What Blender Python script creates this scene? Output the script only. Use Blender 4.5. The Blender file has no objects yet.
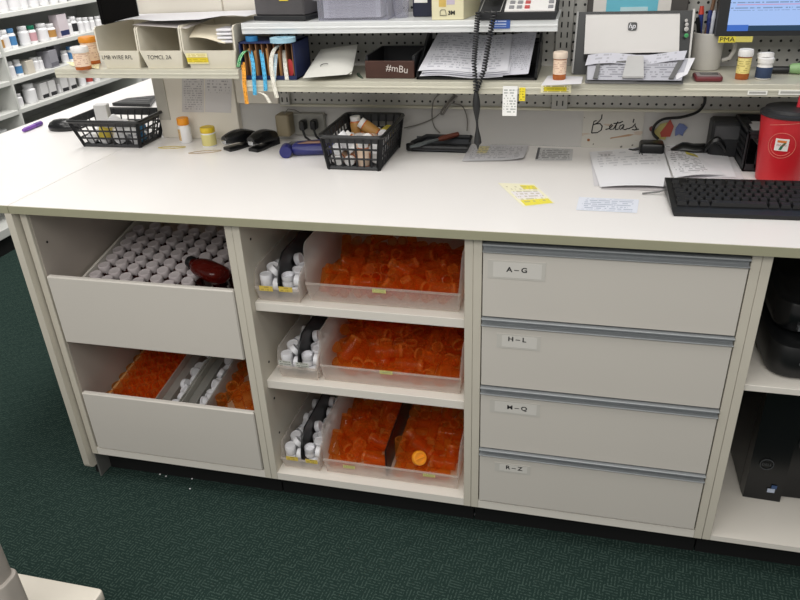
import bpy, math, random, json
from mathutils import Vector, Matrix, Euler, Quaternion
random.seed(11)
SC = bpy.context.scene
COL = SC.collection
PI = math.pi

# ------------------------------------------------------------------ camera
CAM = Vector((1.3749, -1.4174, 1.5064)); FPX = 711.68
PITCH, YAW, ROLL = 0.4867, -0.2553, -0.0443
_f = Vector((math.sin(YAW)*math.cos(PITCH), math.cos(YAW)*math.cos(PITCH), -math.sin(PITCH)))
_r0 = Vector((math.cos(YAW), -math.sin(YAW), 0)); _u0 = _r0.cross(_f)
_r = math.cos(ROLL)*_r0 + math.sin(ROLL)*_u0
_u = -math.sin(ROLL)*_r0 + math.cos(ROLL)*_u0
cd = bpy.data.cameras.new('camera'); cam = bpy.data.objects.new('camera', cd); COL.objects.link(cam)
cd.sensor_fit = 'HORIZONTAL'; cd.sensor_width = 36; cd.lens = FPX/800*36; cd.clip_start = .02; cd.clip_end = 60
cam.matrix_world = Matrix((( _r.x, _u.x, -_f.x, CAM.x), (_r.y, _u.y, -_f.y, CAM.y), (_r.z, _u.z, -_f.z, CAM.z), (0,0,0,1)))
SC.camera = cam
def ray(px, py): return _f + _r*((px-400)/FPX) - _u*((py-300)/FPX)
def onz(px, py, z):
    d = ray(px, py); return CAM + d*((z-CAM.z)/d.z)
def ony(px, py, y):
    d = ray(px, py); return CAM + d*((y-CAM.y)/d.y)
def onx(px, py, x):
    d = ray(px, py); return CAM + d*((x-CAM.x)/d.x)
TOP = .914      # worktop height
SH = 1.143      # lower wall shelf
SH2 = 1.287     # upper wall shelf

# ------------------------------------------------------------------ materials
def lin(c):
    if isinstance(c, str):
        c = [int(c[i:i+2], 16)/255 for i in (0, 2, 4)]
    return tuple((v/12.92 if v <= .04045 else ((v+.055)/1.055)**2.4) for v in c) + (1,)
def newmat(name):
    m = bpy.data.materials.new(name); m.use_nodes = True; nt = m.node_tree; nt.nodes.clear()
    return m, nt
def N(nt, t, **kw):
    n = nt.nodes.new(t)
    for k, v in kw.items():
        if k in n.inputs.keys() if hasattr(n.inputs, 'keys') else False: n.inputs[k].default_value = v
        else: setattr(n, k, v)
    return n
def math_(nt, op, a, b=None):
    n = nt.nodes.new('ShaderNodeMath'); n.operation = op
    for i, v in enumerate((a, b)):
        if v is None: continue
        if isinstance(v, (int, float)): n.inputs[i].default_value = v
        else: nt.links.new(v, n.inputs[i])
    return n.outputs[0]
def mixc(nt, fac, a, b):
    n = nt.nodes.new('ShaderNodeMix'); n.data_type = 'RGBA'
    if isinstance(fac, (int, float)): n.inputs[0].default_value = fac
    else: nt.links.new(fac, n.inputs[0])
    for i, v in ((6, a), (7, b)):
        if isinstance(v, tuple): n.inputs[i].default_value = v
        else: nt.links.new(v, n.inputs[i])
    return n.outputs[2]
def shader(nt, color, rough=.5, metal=0., spec=.5, bump=None, emit=None, estr=0., coat=0.):
    p = nt.nodes.new('ShaderNodeBsdfPrincipled')
    if isinstance(color, tuple): p.inputs['Base Color'].default_value = color
    else: nt.links.new(color, p.inputs['Base Color'])
    p.inputs['Roughness'].default_value = rough; p.inputs['Metallic'].default_value = metal
    p.inputs['Specular IOR Level'].default_value = spec
    p.inputs['Coat Weight'].default_value = coat
    if bump is not None: nt.links.new(bump, p.inputs['Normal'])
    if emit is not None:
        if isinstance(emit, tuple): p.inputs['Emission Color'].default_value = emit
        else: nt.links.new(emit, p.inputs['Emission Color'])
        p.inputs['Emission Strength'].default_value = estr
    return p
def out(nt, s):
    o = nt.nodes.new('ShaderNodeOutputMaterial'); nt.links.new(s, o.inputs[0])
def noise(nt, scale, detail=2., coord='Object', stretch=None):
    tc = nt.nodes.new('ShaderNodeTexCoord'); n = nt.nodes.new('ShaderNodeTexNoise')
    n.inputs['Scale'].default_value = scale; n.inputs['Detail'].default_value = detail
    src = tc.outputs[coord]
    if stretch:
        mp = nt.nodes.new('ShaderNodeMapping'); mp.inputs['Scale'].default_value = stretch
        nt.links.new(src, mp.inputs[0]); src = mp.outputs[0]
    nt.links.new(src, n.inputs['Vector']); return n.outputs['Fac']
_mc = {}
def pm(name, c, rough=.5, metal=0., var=.06, scale=30., spec=.5, coat=0., emit=0.):
    """plain surface with a slight procedural variation"""
    if name in _mc: return _mc[name]
    m, nt = newmat(name); a = lin(c)
    b = tuple(v*(1-2*var) for v in a[:3]) + (1,)
    col = mixc(nt, noise(nt, scale), b, a)
    p = shader(nt, col, rough, metal, spec, coat=coat, emit=col if emit else None, estr=emit)
    out(nt, p.outputs[0]); _mc[name] = m; return m
def clear(name, tint, c, fac, rough=.2, spec=.5, transl=0., edge=.45, pw=1.):
    """thin coloured plastic: part see-through, part surface"""
    m, nt = newmat(name)
    t = nt.nodes.new('ShaderNodeBsdfTransparent'); t.inputs[0].default_value = lin(tint)
    a = lin(c); b = tuple(v*.85 for v in a[:3]) + (1,)
    p = shader(nt, mixc(nt, noise(nt, 40), b, a), rough, 0, spec)
    body = p.outputs[0]
    if transl:
        tr = nt.nodes.new('ShaderNodeBsdfTranslucent'); tr.inputs[0].default_value = a
        mx = nt.nodes.new('ShaderNodeMixShader'); mx.inputs[0].default_value = transl
        nt.links.new(body, mx.inputs[1]); nt.links.new(tr.outputs[0], mx.inputs[2]); body = mx.outputs[0]
    lw = nt.nodes.new('ShaderNodeLayerWeight'); lw.inputs[0].default_value = .35
    f = math_(nt, 'ADD', math_(nt, 'MULTIPLY', math_(nt, 'POWER', lw.outputs['Facing'], pw), edge), fac)
    f = math_(nt, 'MINIMUM', f, 1.)
    mx = nt.nodes.new('ShaderNodeMixShader'); nt.links.new(f, mx.inputs[0])
    nt.links.new(t.outputs[0], mx.inputs[1]); nt.links.new(body, mx.inputs[2])
    out(nt, mx.outputs[0]); return m
def printed(name, base, ink, rows=30, dens=.5, x=(.08, .92), y=(.08, .92), extra=None, words=26, rough=.6):
    """paper with rows of print; extra = list of (u0,u1,v0,v1,colour) patches"""
    m, nt = newmat(name)
    tc = nt.nodes.new('ShaderNodeTexCoord'); sp = nt.nodes.new('ShaderNodeSeparateXYZ'); nt.links.new(tc.outputs['UV'], sp.inputs[0])
    u, v = sp.outputs[0], sp.outputs[1]
    def band(s, lo, hi): return math_(nt, 'MULTIPLY', math_(nt, 'GREATER_THAN', s, lo), math_(nt, 'LESS_THAN', s, hi))
    vr = math_(nt, 'MULTIPLY', v, float(rows)); fr = math_(nt, 'FRACT', vr); fl = math_(nt, 'FLOOR', vr)
    line = band(fr, .25, .75)
    cb = nt.nodes.new('ShaderNodeCombineXYZ'); nt.links.new(math_(nt, 'MULTIPLY', u, float(words)), cb.inputs[0]); nt.links.new(math_(nt, 'MULTIPLY', fl, 7.31), cb.inputs[1])
    ns = nt.nodes.new('ShaderNodeTexNoise'); ns.inputs['Scale'].default_value = 1.; ns.inputs['Detail'].default_value = 1; nt.links.new(cb.outputs[0], ns.inputs['Vector'])
    wd = math_(nt, 'GREATER_THAN', ns.outputs['Fac'], 1-dens if dens > .5 else .5+(.5-dens)*.5)
    mask = math_(nt, 'MULTIPLY', math_(nt, 'MULTIPLY', line, wd), math_(nt, 'MULTIPLY', band(u, *x), band(v, *y)))
    col = lin(base)
    for (u0, u1, v0, v1, c) in (extra or []):
        col = mixc(nt, math_(nt, 'MULTIPLY', band(u, u0, u1), band(v, v0, v1)), col, lin(c))
    col = mixc(nt, math_(nt, 'MULTIPLY', mask, .62), col, lin(ink))
    p = shader(nt, col, rough, 0, .3); out(nt, p.outputs[0]); return m

WHITE_LAM = pm('white_laminate', 'efecea', .28, var=.012, scale=6, spec=.5)
FRONT = pm('cabinet_white', 'cfcac2', .45, var=.02, scale=5)
BOXMAT = pm('cabinet_edge', 'cfc9bb', .5, var=.04, scale=14)
INNER = pm('cabinet_inside', 'b9b0a6', .6, var=.03, scale=8)
EDGE = pm('worktop_edge_band', 'a19f86', .45, var=.05, scale=25)
SHELFW = pm('shelf_white', 'e6e1d8', .4, var=.03, scale=10)
ALU = pm('pull_aluminium', '9b9fa2', .4, .15, var=.06, scale=60)
DARK = pm('black_plastic', '121315', .35, var=.15, scale=60)
DARK2 = pm('soft_black_plastic', '222326', .5, var=.12, scale=40)
GAP = pm('kick_black', '0b0b0c', .7, var=.1)
METALW = pm('painted_steel', 'c9c6b6', .35, .05, var=.03, scale=18)
METALW2 = pm('bright_painted_steel', 'e2e4e4', .3, .05, var=.03, scale=18)
PANELW = pm('panel_white', 'bfbdba', .5, var=.03, scale=6)
CREAM = pm('cream_plastic', 'e2dccb', .4, var=.03, scale=12)
WPLAST = pm('white_plastic', 'eae8e6', .35, var=.03, scale=40)
GREYP = pm('grey_plastic', '6a6a6a', .4, var=.06, scale=40)
NAVY = pm('navy_card', '1e2a55', .5, var=.08, scale=30)
PAPER = pm('plain_paper', 'e9e8ec', .7, var=.03, scale=14)
YELLOW = pm('yellow_label', 'e6d545', .6, var=.06, scale=50)
INK = pm('black_ink', '1a1a1c', .7, var=.05)
AMBER = clear('amber_plastic', 'ffd8a2', 'ec9a38', .12, .05, 1., .4, edge=.6, pw=2.4)
RIM = clear('amber_rim', 'ffd8a8', 'eda04a', .20, .10, .9, .35)
AMBERD = clear('dark_amber_plastic', 'b04a20', '6a1a12', .55, .12, .6, .2)
FROST = clear('frosted_plastic', 'fdfbf9', 'faf6f2', .17, .3, .4, .45)
FROSTG = clear('grey_frosted_plastic', 'f4f4f0', 'd8d7d1', .4, .35, .4, .3)
CLEARP = clear('clear_plastic', 'f4f4f8', 'e6e6ec', .12, .15, .6, .2)

# ------------------------------------------------------------------ mesh builder
class MB:
    def __init__(s): s.v = []; s.f = []; s.m = []; s.uv = {}
    def add(s, vs, fs, mi=0, T=None):
        b = len(s.v)
        s.v += [tuple(T @ Vector(p)) if T is not None else tuple(p) for p in vs]
        s.f += [tuple(b+i for i in f) for f in fs]; s.m += [mi]*len(fs)
        return s
    def box(s, x0, x1, y0, y1, z0, z1, c=0., mi=0, T=None):
        if c <= 0:
            vs = [(x, y, z) for x in (x0, x1) for y in (y0, y1) for z in (z0, z1)]
            return s.add(vs, [(0,1,3,2), (4,6,7,5), (0,4,5,1), (2,3,7,6), (0,2,6,4), (1,5,7,3)], mi, T)
        c = min(c, (x1-x0)*.49, (y1-y0)*.49, (z1-z0)*.49)
        vs = []; idx = {}
        X = (x0, x1); Y = (y0, y1); Z = (z0, z1)
        for i in (0, 1):
            for j in (0, 1):
                for k in (0, 1):
                    sx, sy, sz = (1 if i == 0 else -1)*c, (1 if j == 0 else -1)*c, (1 if k == 0 else -1)*c
                    for a in range(3):
                        p = [X[i]+sx, Y[j]+sy, Z[k]+sz]; p[a] = (X, Y, Z)[a][(i, j, k)[a]]
                        idx[i, j, k, a] = len(vs); vs.append(tuple(p))
        fs = []
        q = [(0,0), (1,0), (1,1), (0,1)]
        for k in (0, 1):
            fs.append([idx[k, a, b, 0] for a, b in (q if k else q[::-1])])
            fs.append([idx[b, k, a, 1] for a, b in (q if k else q[::-1])])
            fs.append([idx[a, b, k, 2] for a, b in (q if k else q[::-1])])
        for i in (0, 1):
            for j in (0, 1):
                fs.append([idx[i,j,0,0], idx[i,j,1,0], idx[i,j,1,1], idx[i,j,0,1]])
                fs.append([idx[i,0,j,0], idx[i,1,j,0], idx[i,1,j,2], idx[i,0,j,2]])
                fs.append([idx[0,i,j,1], idx[1,i,j,1], idx[1,i,j,2], idx[0,i,j,2]])
        for i in (0, 1):
            for j in (0, 1):
                for k in (0, 1): fs.append([idx[i,j,k,0], idx[i,j,k,1], idx[i,j,k,2]])
        return s.add(vs, fs, mi, T)
    def lathe(s, prof, n=20, T=None, mi=0, cap0=True, cap1=True):
        """prof: list of (r, z) or (r, z, material) from bottom to top"""
        b = len(s.v); vs = []
        for p in prof:
            for i in range(n):
                a = 2*PI*i/n; vs.append((p[0]*math.cos(a), p[0]*math.sin(a), p[1]))
        s.v += [tuple(T @ Vector(p)) if T is not None else p for p in vs]
        for k in range(len(prof)-1):
            mm = prof[k][2] if len(prof[k]) > 2 else mi
            for i in range(n):
                j = (i+1) % n
                s.f.append((b+k*n+i, b+k*n+j, b+(k+1)*n+j, b+(k+1)*n+i)); s.m.append(mm)
        if cap0: s.f.append(tuple(b+i for i in range(n))[::-1]); s.m.append(prof[0][2] if len(prof[0]) > 2 else mi)
        if cap1: s.f.append(tuple(b+(len(prof)-1)*n+i for i in range(n))); s.m.append(prof[-1][2] if len(prof[-1]) > 2 else mi)
        return s
    def tube(s, pts, r, n=6, mi=0, closed=False, T=None, caps=True):
        pts = [Vector(p) for p in pts]; L = len(pts); b = len(s.v); prev = None
        for i, p in enumerate(pts):
            a = pts[i-1] if (i > 0 or closed) else p; c = pts[(i+1) % L] if (i < L-1 or closed) else p
            t = (c-a); t = t.normalized() if t.length > 1e-9 else Vector((0, 0, 1))
            if prev is None:
                up = Vector((0, 0, 1)) if abs(t.z) < .9 else Vector((1, 0, 0))
                nn = t.cross(up).normalized()
            else:
                nn = (prev - t*prev.dot(t)); nn = nn.normalized() if nn.length > 1e-6 else prev
            prev = nn; bb = t.cross(nn)
            rr = r[i] if isinstance(r, (list, tuple)) else r
            for k in range(n):
                q = p + nn*(rr*math.cos(2*PI*k/n)) + bb*(rr*math.sin(2*PI*k/n))
                s.v.append(tuple(T @ q) if T is not None else tuple(q))
        R = L if closed else L-1
        for i in range(R):
            i2 = (i+1) % L
            for k in range(n):
                k2 = (k+1) % n
                s.f.append((b+i*n+k, b+i*n+k2, b+i2*n+k2, b+i2*n+k)); s.m.append(mi)
        if not closed and caps:
            s.f.append(tuple(b+k for k in range(n))[::-1]); s.m.append(mi)
            s.f.append(tuple(b+(L-1)*n+k for k in range(n))); s.m.append(mi)
        return s
    def prism(s, poly, h, mi=0, T=None):
        n = len(poly)
        vs = [(x, y, 0) for x, y in poly] + [(x, y, h) for x, y in poly]
        fs = [tuple(range(n))[::-1], tuple(range(n, 2*n))] + [(i, (i+1) % n, n+(i+1) % n, n+i) for i in range(n)]
        return s.add(vs, fs, mi, T)
    def hexa(s, b4, t4, mi=0):
        """box from four bottom corners and four top corners (same order)"""
        return s.add([tuple(p) for p in list(b4)+list(t4)], [(3,2,1,0), (4,5,6,7), (0,1,5,4), (1,2,6,5), (2,3,7,6), (3,0,4,7)], mi)
    def loft(s, rings, mi=0, cap=True):
        n = len(rings[0]); b = len(s.v)
        for r in rings: s.v += [tuple(p) for p in r]
        for k in range(len(rings)-1):
            for i in range(n):
                j = (i+1) % n
                s.f.append((b+k*n+i, b+k*n+j, b+(k+1)*n+j, b+(k+1)*n+i)); s.m.append(mi)
        if cap:
            s.f.append(tuple(b+i for i in range(n))[::-1]); s.m.append(mi)
            s.f.append(tuple(b+(len(rings)-1)*n+i for i in range(n))); s.m.append(mi)
        return s
    def sheet(s, c4, nu=6, nv=6, lift=None, mi=0, thick=0.):
        """grid between corners c4 = (u0v0, u1v0, u1v1, u0v1); lift(u, v) -> Vector or height"""
        c4 = [Vector(p) for p in c4]; b = len(s.v)
        for j in range(nv+1):
            for i in range(nu+1):
                u, v = i/nu, j/nv
                p = c4[0]*(1-u)*(1-v)+c4[1]*u*(1-v)+c4[2]*u*v+c4[3]*(1-u)*v
                if lift:
                    l = lift(u, v); p = p + (l if isinstance(l, Vector) else Vector((0, 0, l)))
                s.uv[len(s.v)] = (u, v); s.v.append(tuple(p))
        for j in range(nv):
            for i in range(nu):
                a = b+j*(nu+1)+i
                s.f.append((a, a+1, a+nu+2, a+nu+1)); s.m.append(mi)
        return s
    def mesh(s, name, mats, off=None, sharp=38):
        me = bpy.data.meshes.new(name)
        v = s.v if off is None else [(p[0]-off[0], p[1]-off[1], p[2]-off[2]) for p in s.v]
        me.from_pydata(v, [], s.f)
        for m in (mats if isinstance(mats, (list, tuple)) else [mats]): me.materials.append(m)
        me.polygons.foreach_set('material_index', s.m)
        if s.uv:
            ul = me.uv_layers.new(name='UVMap')
            for l in me.loops: ul.data[l.index].uv = s.uv.get(l.vertex_index, (0, 0))
        me.polygons.foreach_set('use_smooth', [True]*len(me.polygons))
        me.update()
        try: me.set_sharp_from_angle(angle=math.radians(sharp))
        except Exception: pass
        return me

def tag(o, label=None, cat=None, group=None, kind=None):
    if label: o['label'] = label
    if cat: o['category'] = cat
    if group: o['group'] = group
    if kind: o['kind'] = kind
    return o
def obj(name, me, parent=None, loc=None, rot=None):
    o = bpy.data.objects.new(name, me); COL.objects.link(o)
    if parent: o.parent = parent
    if loc is not None: o.location = loc
    if rot is not None: o.rotation_euler = rot
    return o
def part(name, mb, mats, parent, label=None, world=True):
    """mesh built in world coordinates, re-based on its (unrotated) parent; or in local coordinates if world=False"""
    off = None
    if world:
        off = Vector((0, 0, 0)); p = parent
        while p is not None: off = off + Vector(p.location); p = p.parent
    o = obj(name, mb.mesh(name, mats, off), parent)
    if label: o['label'] = label
    return o
def single(name, mb, mats, label, cat, base=None, group=None, kind=None):
    """one-mesh thing; mb in world coordinates, origin placed at its base"""
    if base is None:
        xs, ys, zs = zip(*mb.v); base = ((min(xs)+max(xs))/2, (min(ys)+max(ys))/2, min(zs))
    o = obj(name, mb.mesh(name, mats, base), None, base)
    return tag(o, label, cat, group, kind)
def thing(name, label, cat, loc=(0, 0, 0), rot=(0, 0, 0), group=None):
    o = obj(name, None, None, loc, rot); o.empty_display_size = .05
    return tag(o, label, cat, group)
def struct(name, mb, mats):
    o = obj(name, mb.mesh(name, mats)); o['kind'] = 'structure'; return o
def dup(root, loc=None, rot=None, label=None, group=None, quat=None):
    r = root.copy(); COL.objects.link(r)
    if loc is not None: r.location = loc
    if quat is not None: r.rotation_mode = 'QUATERNION'; r.rotation_quaternion = quat
    elif rot is not None: r.rotation_euler = rot
    if label: r['label'] = label
    if group: r['group'] = group
    for ch in list(root.children):
        c = ch.copy(); COL.objects.link(c); c.parent = r
        for g in ch.children:
            d = g.copy(); COL.objects.link(d); d.parent = c
    return r
def text_mb(s, size, T, mi=0, center=True, sx=1., mb=None, bold=0.):
    cu = bpy.data.curves.new('t', 'FONT'); cu.body = s; cu.size = size; cu.resolution_u = 3
    cu.offset = bold*size; cu.align_x = 'CENTER' if center else 'LEFT'; cu.align_y = 'CENTER'
    o = bpy.data.objects.new('t', cu); COL.objects.link(o); bpy.context.view_layer.update()
    me = bpy.data.meshes.new_from_object(o.evaluated_get(bpy.context.evaluated_depsgraph_get()))
    mb = mb or MB()
    mb.add([(v.co.x*sx, v.co.y, 0) for v in me.vertices], [tuple(p.vertices) for p in me.polygons], mi, T)
    bpy.data.objects.remove(o); bpy.data.curves.remove(cu); bpy.data.meshes.remove(me)
    return mb
def frame(o, ex, ey):
    """matrix with origin o, x axis ex, y axis ey"""
    ex = Vector(ex).normalized(); ey = Vector(ey); ey = (ey-ex*ey.dot(ex)).normalized(); ez = ex.cross(ey); o = Vector(o)
    return Matrix(((ex.x, ey.x, ez.x, o.x), (ex.y, ey.y, ez.y, o.y), (ex.z, ey.z, ez.z, o.z), (0, 0, 0, 1)))
def front(o): return frame(o, (1, 0, 0), (0, 0, 1))      # writing that faces the aisle (-y)
def paper(name, label, cat, c4, mat, nu=8, nv=8, lift=None, group=None):
    mb = MB().sheet(c4, nu, nv, lift)
    return single(name, mb, mat, label, cat, group=group)
def T3(x, y, z): return Matrix.Translation((x, y, z))
def RZ(a): return Matrix.Rotation(a, 4, 'Z')
def RX(a): return Matrix.Rotation(a, 4, 'X')
def RY(a): return Matrix.Rotation(a, 4, 'Y')
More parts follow.
